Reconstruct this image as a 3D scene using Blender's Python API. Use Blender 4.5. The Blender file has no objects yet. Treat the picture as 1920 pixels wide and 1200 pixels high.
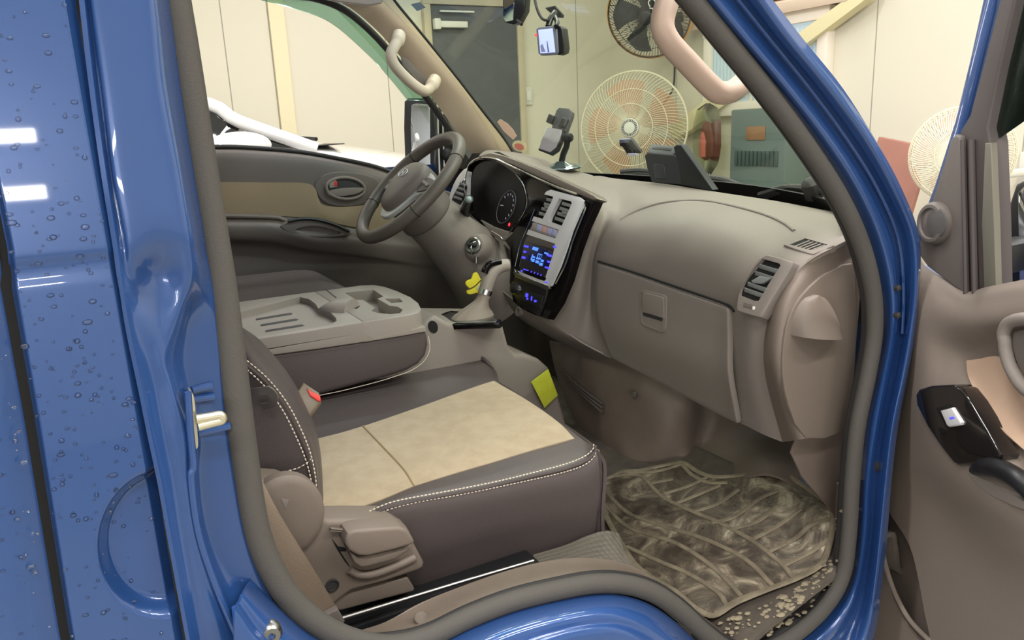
import bpy, bmesh, math, random
from mathutils import Vector, Matrix
random.seed(7)
SC = bpy.context.scene
COL = SC.collection
# ------------------------------------------------------------------ camera, world, lamps, exposure
CAM = Vector((0, -1.6, 1.45)); FOC = 1450.0
yaw, pit, rol = math.radians(62), math.radians(-14), math.radians(2.6)
_f = Vector((math.cos(pit)*math.cos(yaw), math.cos(pit)*math.sin(yaw), math.sin(pit)))
_r = _f.cross(Vector((0, 0, 1))).normalized(); _u = _r.cross(_f)
CR = _r*math.cos(rol) - _u*math.sin(rol); CU = _u*math.cos(rol) + _r*math.sin(rol)
cd = bpy.data.cameras.new('camera'); cam = bpy.data.objects.new('camera', cd); COL.objects.link(cam)
cam.matrix_world = Matrix(((CR.x, CU.x, -_f.x, CAM.x), (CR.y, CU.y, -_f.y, CAM.y), (CR.z, CU.z, -_f.z, CAM.z), (0, 0, 0, 1)))
cd.sensor_width = 36; cd.lens = FOC*36/1920; cd.clip_start = 0.02; cd.clip_end = 100
SC.camera = cam
SC.view_settings.view_transform = 'Standard'; SC.view_settings.look = 'None'
SC.view_settings.gamma = 1; SC.view_settings.exposure = 0.0
SC.view_settings.use_curve_mapping = False
SC.cycles.use_denoising = True
SC.cycles.max_bounces = 8; SC.cycles.diffuse_bounces = 4; SC.cycles.transparent_max_bounces = 16
SC.cycles.sample_clamp_indirect = 4
W = bpy.data.worlds.new('world'); SC.world = W; W.use_nodes = True
W.node_tree.nodes['Background'].inputs[0].default_value = (0.9, 0.95, 1, 1)
W.node_tree.nodes['Background'].inputs[1].default_value = 1.0
GZ = -0.30            # garage floor
CZ = 3.35             # garage ceiling
LAMP_W = 24.0
def strip_light(x, y, lx, ly, w):
    l = bpy.data.lights.new('strip_light', 'AREA'); l.shape = 'RECTANGLE'; l.size = lx; l.size_y = ly
    l.energy = w; l.color = (1, .985, .97)
    o = bpy.data.objects.new('strip_light', l); o.location = (x, y, CZ-.075); COL.objects.link(o)
LAMPS = [(x, y) for y in (-2.6, -0.9, 1.2, 3.1) for x in (-2.0, -0.1, 1.8, 3.4)]
for (x, y) in LAMPS: strip_light(x, y, 1.2, .16, LAMP_W*({-2.6: 1.9, -0.9: 1.7, 1.2: .95, 3.1: .55}[y]*(1.5 if 1 < x < 2 and y > -2 else .65 if x > 3 else 1)))
# two tube lamps on the side wall behind the camera (they show as streaks in the paint)
TUBES = [(-1.8, 1.52, 3.2), (-1.8, 1.22, 3.2)]
for (x, z, w) in TUBES:
    l = bpy.data.lights.new('tube_light', 'AREA'); l.shape = 'RECTANGLE'; l.size = w; l.size_y = .07; l.energy = 30; l.color = (1, .98, .96)
    o = bpy.data.objects.new('tube_light', l); o.location = (x, -5.09, z); o.rotation_euler = (math.radians(90), 0, 0); COL.objects.link(o)

# ------------------------------------------------------------------ pixel -> place
def ray(x, y): return (_f + CR*((x-960)/FOC) - CU*((y-600)/FOC)).normalized()
class Pl:
    def __init__(s, p, n, off=0):
        s.p = Vector(p); s.n = Vector(n).normalized()
        if s.n.dot(CAM-s.p) < 0: s.n = -s.n
    def at(s, x, y, off=0):
        d = ray(x, y); p = s.p + s.n*off
        return CAM + d*((p-CAM).dot(s.n)/d.dot(s.n))
def PX(v): return Pl((v, 0, 0), (1, 0, 0))
def PY(v): return Pl((0, v, 0), (0, 1, 0))
def PZ(v): return Pl((0, 0, v), (0, 0, 1))
def X(x, y, v): return PX(v).at(x, y)
def Y(x, y, v): return PY(v).at(x, y)
def Z(x, y, v): return PZ(v).at(x, y)
def pl3(a, b, c): return Pl(a, (b-a).cross(c-a))

# ------------------------------------------------------------------ materials
def lin(c):
    return tuple(((v/255)/12.92 if v/255 <= .04045 else ((v/255+.055)/1.055)**2.4) for v in c)+(1,)
MATS = {}
def mat(name, rgb, rough=.6, metal=0, coat=0, bump=0, bscale=400, mott=0, mscale=8, rgb2=None, spec=.5, trans=0, alpha=1, emit=None, estr=1, sheen=0, ior=1.45):
    if name in MATS: return MATS[name]
    m = bpy.data.materials.new(name); m.use_nodes = True; nt = m.node_tree; N = nt.nodes; L = nt.links
    b = N['Principled BSDF']; c = lin(rgb)
    b.inputs['Base Color'].default_value = c; b.inputs['Roughness'].default_value = rough; b.inputs['Metallic'].default_value = metal
    b.inputs['Coat Weight'].default_value = coat; b.inputs['Coat Roughness'].default_value = .03
    b.inputs['Specular IOR Level'].default_value = spec; b.inputs['Transmission Weight'].default_value = trans
    b.inputs['Alpha'].default_value = alpha; b.inputs['Sheen Weight'].default_value = sheen; b.inputs['IOR'].default_value = ior
    if emit: b.inputs['Emission Color'].default_value = lin(emit); b.inputs['Emission Strength'].default_value = estr
    tc = N.new('ShaderNodeTexCoord')
    if bump:
        n = N.new('ShaderNodeTexNoise'); n.inputs['Scale'].default_value = bscale; n.inputs['Detail'].default_value = 3
        bu = N.new('ShaderNodeBump'); bu.inputs['Strength'].default_value = bump; bu.inputs['Distance'].default_value = .001
        L.new(tc.outputs['Object'], n.inputs['Vector']); L.new(n.outputs['Fac'], bu.inputs['Height']); L.new(bu.outputs['Normal'], b.inputs['Normal'])
    if mott or rgb2:
        n = N.new('ShaderNodeTexNoise'); n.inputs['Scale'].default_value = mscale; n.inputs['Detail'].default_value = 6; n.inputs['Roughness'].default_value = .6
        L.new(tc.outputs['Object'], n.inputs['Vector'])
        r = N.new('ShaderNodeValToRGB'); r.color_ramp.elements[0].position = .38; r.color_ramp.elements[1].position = .62
        c2 = lin(rgb2) if rgb2 else tuple(min(1, v*(1+mott)) for v in c[:3])+(1,)
        r.color_ramp.elements[0].color = c; r.color_ramp.elements[1].color = c2
        L.new(n.outputs['Fac'], r.inputs['Fac']); L.new(r.outputs['Color'], b.inputs['Base Color'])
    MATS[name] = m; return m
def glassmat(name, tint, gloss=.08, rough=0.0, top=None):
    m = bpy.data.materials.new(name); m.use_nodes = True; nt = m.node_tree; N = nt.nodes; L = nt.links
    for n in list(N): N.remove(n)
    out = N.new('ShaderNodeOutputMaterial'); mx = N.new('ShaderNodeMixShader'); tr = N.new('ShaderNodeBsdfTransparent'); gl = N.new('ShaderNodeBsdfGlossy')
    tr.inputs[0].default_value = tuple(tint)+(1,); gl.inputs['Roughness'].default_value = rough
    fr = N.new('ShaderNodeFresnel'); fr.inputs[0].default_value = 1.5
    L.new(fr.outputs[0], mx.inputs[0]); L.new(tr.outputs[0], mx.inputs[1]); L.new(gl.outputs[0], mx.inputs[2]); L.new(mx.outputs[0], out.inputs[0])
    if top:   # shade band tint near the upper edge of a windscreen
        g = N.new('ShaderNodeNewGeometry'); s = N.new('ShaderNodeSeparateXYZ'); r = N.new('ShaderNodeMapRange')
        r.inputs['From Min'].default_value = top[0]; r.inputs['From Max'].default_value = top[1]
        c = N.new('ShaderNodeMix'); c.data_type = 'RGBA'; c.inputs[6].default_value = tuple(tint)+(1,); c.inputs[7].default_value = top[2]+(1,)
        L.new(g.outputs['Position'], s.inputs[0]); L.new(s.outputs[2], r.inputs[0]); L.new(r.outputs[0], c.inputs[0]); L.new(c.outputs[2], tr.inputs[0])
    MATS[name] = m; return m
M = {}
M['plastic'] = mat('taupe_plastic', (128, 119, 112), .55, bump=.35, bscale=900, spec=.4)
M['plastic_top'] = M['plastic']
M['plastic_warm'] = mat('warm_taupe_plastic', (116, 104, 94), .5, bump=.2, bscale=900)
M['console'] = mat('light_taupe_plastic', (142, 133, 125), .45, bump=.25, bscale=900)
M['dark_plastic'] = mat('dark_taupe_plastic', (100, 92, 87), .5, bump=.3, bscale=900)
M['footwell'] = mat('footwell_plastic', (112, 99, 90), .5, bump=.2, bscale=700, mott=.25, mscale=5)
M['leather'] = mat('brown_leather', (82, 73, 72), .42, bump=.5, bscale=600, spec=.45)
M['leather_soft'] = mat('wheel_leather', (92, 84, 78), .38, bump=.4, bscale=700)
M['fabric'] = mat('beige_fabric', (164, 144, 119), .9, bump=.6, bscale=500, rgb2=(172, 153, 128), mscale=30, sheen=.2)
M['door_cloth'] = mat('door_cloth', (150, 133, 108), .9, bump=.5, bscale=600)
M['peach'] = mat('peach_insert', (178, 150, 128), .85, bump=.3, bscale=500)
M['rubber'] = mat('seal_rubber', (80, 76, 71), .75, bump=.5, bscale=500)
M['rubber_dark'] = mat('dark_rubber', (52, 50, 50), .6)
M['black'] = mat('black_plastic', (24, 24, 26), .4)
M['void'] = mat('dark_cavity', (12, 11, 11), .8)
M['gloss'] = mat('piano_black', (14, 10, 11), .1, spec=.3)
M['silver'] = mat('silver_trim', (210, 208, 208), .35, .2)
M['chrome'] = mat('chrome', (225, 225, 225), .12, 1)
M['steel'] = mat('steel', (150, 148, 145), .3, 1)
M['zinc'] = mat('zinc_striker', (214, 206, 180), .3, .8)
M['thread'] = mat('cream_thread', (222, 208, 190), .8)
M['white'] = mat('white_paint', (236, 234, 230), .15, coat=1)
M['whitep'] = mat('white_plastic', (226, 224, 214), .4)
M['red'] = mat('red_plastic', (222, 50, 38), .4)
M['yellow'] = mat('yellow_rubber', (226, 214, 50), .45, rgb2=(240, 226, 70), mscale=30)
M['yellow_tape'] = mat('yellow_green_tape', (176, 178, 42), .6, rgb2=(186, 190, 56), mscale=40)
M['blue'] = mat('blue_paint', (42, 75, 130), .25, .15, coat=1, spec=.5)
M['belt'] = mat('belt_webbing', (128, 112, 96), .85, bump=.8, bscale=900)
M['screen'] = mat('screen_blue', (170, 180, 240), .3, emit=(178, 190, 250), estr=.9)
M['led'] = mat('led_blue', (60, 60, 240), .4, emit=(70, 66, 255), estr=1.6)
M['lcd'] = mat('lcd_blue', (70, 120, 230), .4, emit=(96, 150, 245), estr=.9)
M['ledred'] = mat('led_red', (240, 60, 70), .4, emit=(255, 60, 70), estr=1.2)
M['peachtube'] = mat('handle_plastic', (178, 154, 136), .5)
M['mirror'] = mat('mirror_glass', (235, 238, 240), .02, 1)
M['orange'] = mat('orange_blade', (212, 160, 122), .3, alpha=.42)
M['wire'] = mat('cream_wire', (230, 222, 196), .4)
M['terracotta'] = mat('terracotta', (168, 118, 104), .7, mott=.06)
M['grey'] = mat('grey_metal', (104, 110, 108), .5)
M['glass'] = glassmat('windscreen_glass', (.80, .88, .76), top=(1.74, 1.90, (.15, .30, .42)))
M['visor'] = glassmat('visor_acrylic', (.56, .72, .66), rough=.1)
M['carglass'] = mat('car_glass', (24, 26, 28), .05, coat=1)
M['drop'] = glassmat('water_drop', (.95, .97, 1))

# ------------------------------------------------------------------ object helpers
BASE = {}
def put(name, me, m, parent=None, smooth=True, sharp=None):
    """link a mesh given in world coordinates, origin at its middle"""
    if not me.vertices: raise ValueError('empty '+name)
    lo = Vector((min(v.co[i] for v in me.vertices) for i in range(3))); hi = Vector((max(v.co[i] for v in me.vertices) for i in range(3)))
    c = Vector(((lo.x+hi.x)/2, (lo.y+hi.y)/2, lo.z if parent is None else (lo.z+hi.z)/2))
    me.transform(Matrix.Translation(-c)); o = bpy.data.objects.new(name, me); COL.objects.link(o)
    for mm in (m if isinstance(m, (list, tuple)) else [m]): me.materials.append(mm)
    if smooth: me.shade_smooth(); me.set_sharp_from_angle(angle=math.radians(sharp or 38))
    BASE[o] = c
    if parent: o.parent = parent; o.location = c - BASE[parent]
    else: o.location = c
    return o
def putbm(name, bm, m, parent=None, smooth=True, sharp=None, recalc=True):
    if recalc: bmesh.ops.recalc_face_normals(bm, faces=bm.faces)
    me = bpy.data.meshes.new(name); bm.to_mesh(me); bm.free(); return put(name, me, m, parent, smooth, sharp)
def empty(name, loc, label, cat, group=None):
    o = bpy.data.objects.new(name, None); COL.objects.link(o); o.location = loc; BASE[o] = Vector(loc); o.empty_display_size = .05
    return tag(o, label, cat, group)
def tag(o, label, cat, group=None, kind=None):
    if label: o['label'] = label
    if cat: o['category'] = cat
    if group: o['group'] = group
    if kind: o['kind'] = kind
    return o
def cr(pts, n=6, closed=False):
    """Catmull-Rom through points of any dimension"""
    P = [Vector(p) for p in pts]; k = len(P); out = []
    if k < 3 and not closed: return [P[0].lerp(P[-1], i/n) for i in range(n+1)]
    g = (lambda i: P[i % k]) if closed else (lambda i: P[i] if 0 <= i < k else (P[0]*2-P[1] if i < 0 else P[-1]*2-P[-2]))
    for i in range(k if closed else k-1):
        a, b, c, d = g(i-1), g(i), g(i+1), g(i+2)
        for j in range(n):
            t = j/n
            out.append(.5*((2*b)+(c-a)*t+(2*a-5*b+4*c-d)*t*t+(3*b-a-3*c+d)*t**3))
    if not closed: out.append(P[-1].copy())
    return out
def upgrid(rows, n=5, m=None):
    m = m or n
    R = [cr(r, n) for r in rows]; C = [cr([R[i][j] for i in range(len(R))], m) for j in range(len(R[0]))]
    return [[C[j][i] for j in range(len(C))] for i in range(len(C[0]))]
def addgrid(bm, G):
    V = [[bm.verts.new(p) for p in r] for r in G]
    for i in range(len(V)-1):
        for j in range(len(V[0])-1):
            try: bm.faces.new((V[i][j], V[i][j+1], V[i+1][j+1], V[i+1][j]))
            except ValueError: pass
    return V
def face_to_cam(bm):
    s = sum(f.normal.dot((CAM-f.calc_center_median()))*f.calc_area() for f in bm.faces)
    if s < 0: bmesh.ops.reverse_faces(bm, faces=bm.faces)
def sheet(name, rows, m, parent=None, n=5, mm=None, thick=.004, sharp=45, fn=None):
    """smooth surface through a grid of points, given real thickness on its far side"""
    G = upgrid(rows, n, mm); bm = bmesh.new()
    if fn: G = [[fn(p) for p in r] for r in G]
    addgrid(bm, G); bm.normal_update(); face_to_cam(bm); bm.normal_update()
    solid(bm, thick)
    return putbm(name, bm, m, parent, sharp=sharp)
def solid(bm, t):
    fs = list(bm.faces); nv = {}
    for v in list(bm.verts): nv[v] = bm.verts.new(v.co - v.normal*t)
    edges = [e for e in bm.edges if len(e.link_faces) == 1]
    for e in edges:
        a, b = e.verts; f = e.link_faces[0]
        for l in f.loops:
            if l.edge == e: a, b = l.vert, l.link_loop_next.vert
        try: bm.faces.new((b, a, nv[a], nv[b]))
        except ValueError: pass
    for f in fs:
        try: bm.faces.new([nv[v] for v in reversed(f.verts)])
        except ValueError: pass
def prism(bm, pts, vec, bevel=0, seg=3, both=False):
    """closed outline (3-D points) swept along vec, bevelled on the pts side"""
    vs = [bm.verts.new(p) for p in pts]; f = bm.faces.new(vs)
    r = bmesh.ops.extrude_face_region(bm, geom=[f]); nv = [g for g in r['geom'] if isinstance(g, bmesh.types.BMVert)]
    bmesh.ops.translate(bm, verts=nv, vec=vec)
    if bevel:
        ed = [e for e in bm.edges if e.verts[0] in vs and e.verts[1] in vs]
        if both:
            s = set(nv); ed += [e for e in bm.edges if e.verts[0] in s and e.verts[1] in s]
        ed = [e for e in set(ed) if e.is_valid]
        bmesh.ops.bevel(bm, geom=ed, offset=bevel, segments=seg, profile=.5, affect='EDGES', clamp_overlap=True)
def slab(name, px, plane, thick, m, parent=None, off=0, bevel=.002, curve=0, seg=3, both=False, sharp=None):
    """outline read off the photograph, standing on its own plane with real thickness (off = height of its face above the plane)"""
    pts = px if not curve else [tuple(v) for v in cr([Vector((a, b, 0)) for a, b in px], curve, True)]
    P3 = [plane.at(p[0], p[1], off) for p in pts]; bm = bmesh.new(); prism(bm, P3, -plane.n*thick, bevel, seg, both)
    return putbm(name, bm, m, parent, sharp=sharp)
def tubemesh(bm, pts, r, seg=10, closed=False, caps=True, flat=1, up=None):
    P = [Vector(p) for p in pts]; k = len(P); rr = r if isinstance(r, (list, tuple)) else [r]*k
    rings = []; prev = None
    for i, p in enumerate(P):
        t = (P[(i+1) % k]-P[i-1]) if closed else (P[min(i+1, k-1)]-P[max(i-1, 0)])
        t.normalize()
        if prev is None:
            a = Vector(up) if up else (Vector((0, 0, 1)) if abs(t.z) < .9 else Vector((1, 0, 0)))
        else: a = prev
        a = (a - t*a.dot(t)).normalized(); b = t.cross(a); prev = a
        rings.append([bm.verts.new(p + a*math.cos(2*math.pi*j/seg)*rr[i] + b*math.sin(2*math.pi*j/seg)*rr[i]*flat) for j in range(seg)])
    for i in range(k if closed else k-1):
        A, B = rings[i], rings[(i+1) % k]
        for j in range(seg): bm.faces.new((A[j], A[(j+1) % seg], B[(j+1) % seg], B[j]))
    if caps and not closed: bm.faces.new(list(reversed(rings[0]))); bm.faces.new(rings[-1])
def tube(name, pts, r, m, parent=None, seg=12, closed=False, flat=1, up=None):
    bm = bmesh.new(); tubemesh(bm, pts, r, seg, closed, True, flat, up); return putbm(name, bm, m, parent)
def lathe(bm, c, ax, prof, seg=32):
    """prof = [(along, radius)...] round axis ax at c"""
    ax = Vector(ax).normalized(); a = (Vector((0, 0, 1)) if abs(ax.z) < .9 else Vector((1, 0, 0))); a = (a-ax*a.dot(ax)).normalized(); b = ax.cross(a); c = Vector(c)
    rings = [[bm.verts.new(c+ax*h+(a*math.cos(2*math.pi*j/seg)+b*math.sin(2*math.pi*j/seg))*max(r, 1e-5)) for j in range(seg)] for h, r in prof]
    for A, B in zip(rings, rings[1:]):
        for j in range(seg): bm.faces.new((A[j], A[(j+1) % seg], B[(j+1) % seg], B[j]))
    bm.faces.new(rings[0]); bm.faces.new(rings[-1])
def turned(name, c, ax, prof, m, parent=None, seg=32):
    bm = bmesh.new(); lathe(bm, c, ax, prof, seg); return putbm(name, bm, m, parent)
def boxm(bm, c, s, rot=None, bevel=0, seg=2):
    b2 = bmesh.new(); bmesh.ops.create_cube(b2, size=1)
    for v in b2.verts: v.co = Vector((v.co.x*s[0], v.co.y*s[1], v.co.z*s[2]))
    if bevel: bmesh.ops.bevel(b2, geom=b2.edges[:], offset=bevel, segments=seg, profile=.5, affect='EDGES', clamp_overlap=True)
    for v in b2.verts: v.co = Vector(c) + (rot @ v.co if rot else v.co)
    me = bpy.data.meshes.new('t'); b2.to_mesh(me); b2.free(); bm.from_mesh(me); bpy.data.meshes.remove(me)
def box(name, c, s, m, parent=None, rot=None, bevel=.003, seg=2):
    bm = bmesh.new(); boxm(bm, c, s, rot, bevel, seg); return putbm(name, bm, m, parent)
def frame(x, z):
    """rotation matrix with given local x and (approximate) z axes"""
    x = Vector(x).normalized(); z = Vector(z); z = (z-x*z.dot(x)).normalized(); y = z.cross(x)
    return Matrix((x, y, z)).transposed()
def cut(o, cutters):
    """carve closed shapes (world-space bmeshes) out of o"""
    for b in cutters:
        bmesh.ops.recalc_face_normals(b, faces=b.faces)
        me = bpy.data.meshes.new('c'); b.to_mesh(me); b.free(); co = bpy.data.objects.new('c', me); COL.objects.link(co)
        bpy.context.view_layer.update()
        md = o.modifiers.new('b', 'BOOLEAN'); md.operation = 'DIFFERENCE'; md.object = co; md.solver = 'EXACT'
        dg = bpy.context.evaluated_depsgraph_get(); ne = bpy.data.meshes.new_from_object(o.evaluated_get(dg))
        o.modifiers.remove(md)
        if len(ne.vertices) > 8: o.data = ne
        bpy.data.objects.remove(co); bpy.data.meshes.remove(me)
    o.data.shade_smooth(); o.data.set_sharp_from_angle(angle=math.radians(35)); return o
def cutter(px, plane, above, depth, curve=0):
    pts = px if not curve else [tuple(v) for v in cr([Vector((a, b, 0)) for a, b in px], curve, True)]
    bm = bmesh.new(); prism(bm, [plane.at(p[0], p[1], 0)+plane.n*above for p in pts], -plane.n*(above+depth)); return bm
def text(name, s, plane, px, py, size, m, parent, ang=0, off=.001, xdir=None):
    c = bpy.data.curves.new(name, 'FONT'); c.body = s; c.size = size; c.extrude = .0004; c.align_x = 'CENTER'; c.align_y = 'CENTER'
    o = bpy.data.objects.new(name, c); COL.objects.link(o); dg = bpy.context.evaluated_depsgraph_get()
    me = bpy.data.meshes.new_from_object(o.evaluated_get(dg)); bpy.data.objects.remove(o)
    n = plane.n; x = Vector(xdir) if xdir else Vector((0, 0, 1)).cross(n); x = (x-n*x.dot(n)).normalized(); y = n.cross(x)
    R = Matrix((x, y, n)).transposed().to_4x4(); me.transform(Matrix.Translation(plane.at(px, py, off)) @ R @ Matrix.Rotation(ang, 4, 'Z'))
    return put(name, me, m, parent, smooth=False)
def stitches(name, pts, parent, step=.0062, ln=.0042, r=.0011, m=None, lift=.001):
    """row of thread stitches along a 3-D line"""
    P = [Vector(p) for p in pts]; bm = bmesh.new(); d = 0; nxt = 0
    for a, b in zip(P, P[1:]):
        L = (b-a).length
        while nxt < d+L:
            p = a.lerp(b, (nxt-d)/L); t = (b-a).normalized(); q = (CAM-p).normalized()*lift
            tubemesh(bm, [p-t*ln/2+q*.3, p+q, p+t*ln/2+q*.3], [r*.6, r, r*.6], 6); nxt += step
        d += L
    return putbm(name, bm, m or M['thread'], parent)

# ------------------------------------------------------------------ the garage
def wallmat(name, rgb, axis, lines):
    m = mat(name, rgb, .75, bump=.15, bscale=60); nt = m.node_tree; N = nt.nodes; L = nt.links; b = N['Principled BSDF']
    g = N.new('ShaderNodeNewGeometry'); s = N.new('ShaderNodeSeparateXYZ'); L.new(g.outputs['Position'], s.inputs[0]); prev = None
    for v in lines:
        c = N.new('ShaderNodeMath'); c.operation = 'COMPARE'; c.inputs[1].default_value = v; c.inputs[2].default_value = .004
        L.new(s.outputs[axis], c.inputs[0])
        if prev:
            a = N.new('ShaderNodeMath'); a.operation = 'MAXIMUM'; L.new(prev.outputs[0], a.inputs[0]); L.new(c.outputs[0], a.inputs[1]); prev = a
        else: prev = c
    x = N.new('ShaderNodeMix'); x.data_type = 'RGBA'; x.inputs[6].default_value = lin(rgb); x.inputs[7].default_value = lin(tuple(v*.72 for v in rgb))
    L.new(prev.outputs[0], x.inputs[0]); L.new(x.outputs[2], b.inputs['Base Color']); return m
CREAM = (224, 218, 199)
XF, YL = 4.4, 4.5
wl = wallmat('sandwich_panel_left', CREAM, 0, (-.9, .05, 1.02, 1.345, 2.23, 3.16, 4.02))
wf = wallmat('sandwich_panel_front', CREAM, 1, (3.6, 2.7, 1.74, .8, -.15, -1.1, -2.05, -3))
def struct(name, c, s, m):
    bm = bmesh.new(); boxm(bm, c, s); o = putbm(name, bm, m, smooth=False); o['kind'] = 'structure'; return o
XB, YR = -4.6, -5.2
ZM = (GZ+CZ)/2; ZH = CZ-GZ
concrete = mat('painted_floor', (150, 148, 140), .35, mott=.15, mscale=2, bump=.1, bscale=80)
struct('floor', ((XF+XB)/2, (YL+YR)/2, GZ-.05), (XF-XB+.4, YL-YR+.4, .1), concrete)
struct('ceiling', ((XF+XB)/2, (YL+YR)/2, CZ+.05), (XF-XB+.4, YL-YR+.4, .1), mat('ceiling_panel', (232, 230, 222), .8))
struct('wall_left', ((XF+XB)/2, YL+.05, ZM), (XF-XB, .1, ZH), wl)
struct('wall_front', (XF+.05, (YL+YR)/2, ZM), (.1, YL-YR+.2, ZH), wf)
struct('wall_right', ((XF+XB)/2, YR-.05, ZM), (XF-XB, .1, ZH), mat('side_wall', (214, 214, 212), .75))
struct('wall_back', (XB-.05, (YL+YR)/2, ZM), (.1, YL-YR+.2, ZH), mat('back_wall', (176, 178, 180), .75))
struct('trim_1', (1.405, YL-.012, ZM), (.11, .024, ZH-.01), mat('pilaster_paint', (236, 226, 190), .75))
# dark door in the left wall
a, b = Y(806, 50, YL-.02), Y(966, 50, YL-.02); dz = Y(880, 12, YL).z
d1 = struct('door_1', ((a.x+b.x)/2, YL-.02, (dz+GZ)/2), (b.x-a.x, .04, dz-GZ-.01), mat('dark_door', (92, 94, 96), .5, mott=.08))
bm = bmesh.new()
for c, s in (((a.x-.03, YL-.03, (dz+GZ)/2), (.06, .06, dz-GZ)), ((b.x+.03, YL-.03, (dz+GZ)/2), (.06, .06, dz-GZ)), (((a.x+b.x)/2, YL-.03, dz+.05), (b.x-a.x+.12, .06, .1))): boxm(bm, c, s, bevel=.004)
f = putbm('door_frame', bm, mat('door_frame_paint', (196, 184, 158), .6), d1)
bm = bmesh.new(); p = Y(848, 46, YL-.07); boxm(bm, p, (.26, .05, .05), bevel=.008); boxm(bm, p+Vector((.05, 0, .1)), (.3, .02, .012)); boxm(bm, p+Vector((-.14, -.01, .0)), (.05, .06, .08), bevel=.005)
putbm('door_closer', bm, M['whitep'], d1)
# window with blind on the front wall
wa, wb = X(1548, 100, XF), X(1345, 100, XF); wz0, wz1 = X(1400, 190, XF).z, X(1520, 42, XF).z
win = struct('window_1', (XF-.02, (wa.y+wb.y)/2, (wz0+wz1)/2), (.03, wb.y-wa.y, wz1-wz0), mat('window_daylight', (206, 222, 232), .4, emit=(206, 226, 240), estr=.35))
bm = bmesh.new(); yc = (wa.y+wb.y)/2; yw = wb.y-wa.y
for c, s in (((XF-.04, yc, wz0-.05), (.09, yw+.16, .1)), ((XF-.04, yc, wz1+.04), (.08, yw+.16, .08)), ((XF-.04, wa.y-.03, (wz0+wz1)/2), (.08, .08, wz1-wz0)), ((XF-.04, wb.y+.03, (wz0+wz1)/2), (.08, .08, wz1-wz0)), ((XF-.03, yc+.1, (wz0+wz1)/2), (.05, .04, wz1-wz0))): boxm(bm, c, s, bevel=.006)
putbm('window_frame', bm, mat('window_frame_paint', (238, 228, 214), .5), win)
bm = bmesh.new()
for k in range(26): boxm(bm, (XF-.05, wa.y+.04+k*(yw-.08)/25, (wz0+wz1)/2), (.004, .03, wz1-wz0-.03), Matrix.Rotation(.5, 3, 'Z'))
putbm('window_blind', bm, mat('blind_vane', (196, 214, 226), .7), win)
bm = bmesh.new()
for k in range(3): boxm(bm, (XF-.07, yc, wz1+.13+k*.1), (.14, yw+.5, .075), Matrix.Rotation(-.35, 3, 'Y'), bevel=.006)
o = putbm('slatted_canopy', bm, mat('canopy_slat', (236, 214, 192), .6)); tag(o, 'pale pink slatted canopy above the blue-white window on the front wall', 'canopy')
# diagonal beam
bp = Pl((XF-.12, 0, 0), (1, 0, 0))
o = slab('diagonal_beam', [(1602, -14), (1250, 240), (1262, 262), (1292, 246), (1640, -14)], bp, .08, mat('beam_paint', (226, 216, 172), .6), bevel=.004)
tag(o, 'cream diagonal beam crossing in front of the wall window', 'beam')
# ceiling lamps
for i, (x, y) in enumerate(LAMPS):
    if i == 0:
        lampo = empty('ceiling_lamp', (x, y, CZ-.07), 'white strip lamp under the garage ceiling', 'lamp', 'ceiling strip lamps')
        h1 = box('lamp_housing', (x, y, CZ-.035), (1.28, .2, .07), M['whitep'], lampo)
    else:
        c = lampo.copy(); COL.objects.link(c); c.location = (x, y, CZ-.07); h = h1.copy(); COL.objects.link(h); h.parent = c
for i, (x, z, w) in enumerate(TUBES):
    o = box('wall_tube_lamp', (x, -5.155, z), (w+.06, .08, .11), M['whitep'], None, bevel=.01); tag(o, ('upper' if i == 0 else 'lower')+' white tube lamp on the wall opposite the open truck door', 'lamp', 'wall tube lamps')
# light switch
p = Y(990, 180, YL-.01); sw = box('light_switch', p, (.085, .02, .15), M['whitep'], None, bevel=.004); tag(sw, 'white light switch plate on the wall beside the dark door', 'light switch')
box('switch_rocker', p+Vector((0, -.012, 0)), (.045, .01, .08), mat('rocker', (236, 234, 226), .3), sw, bevel=.002)

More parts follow.
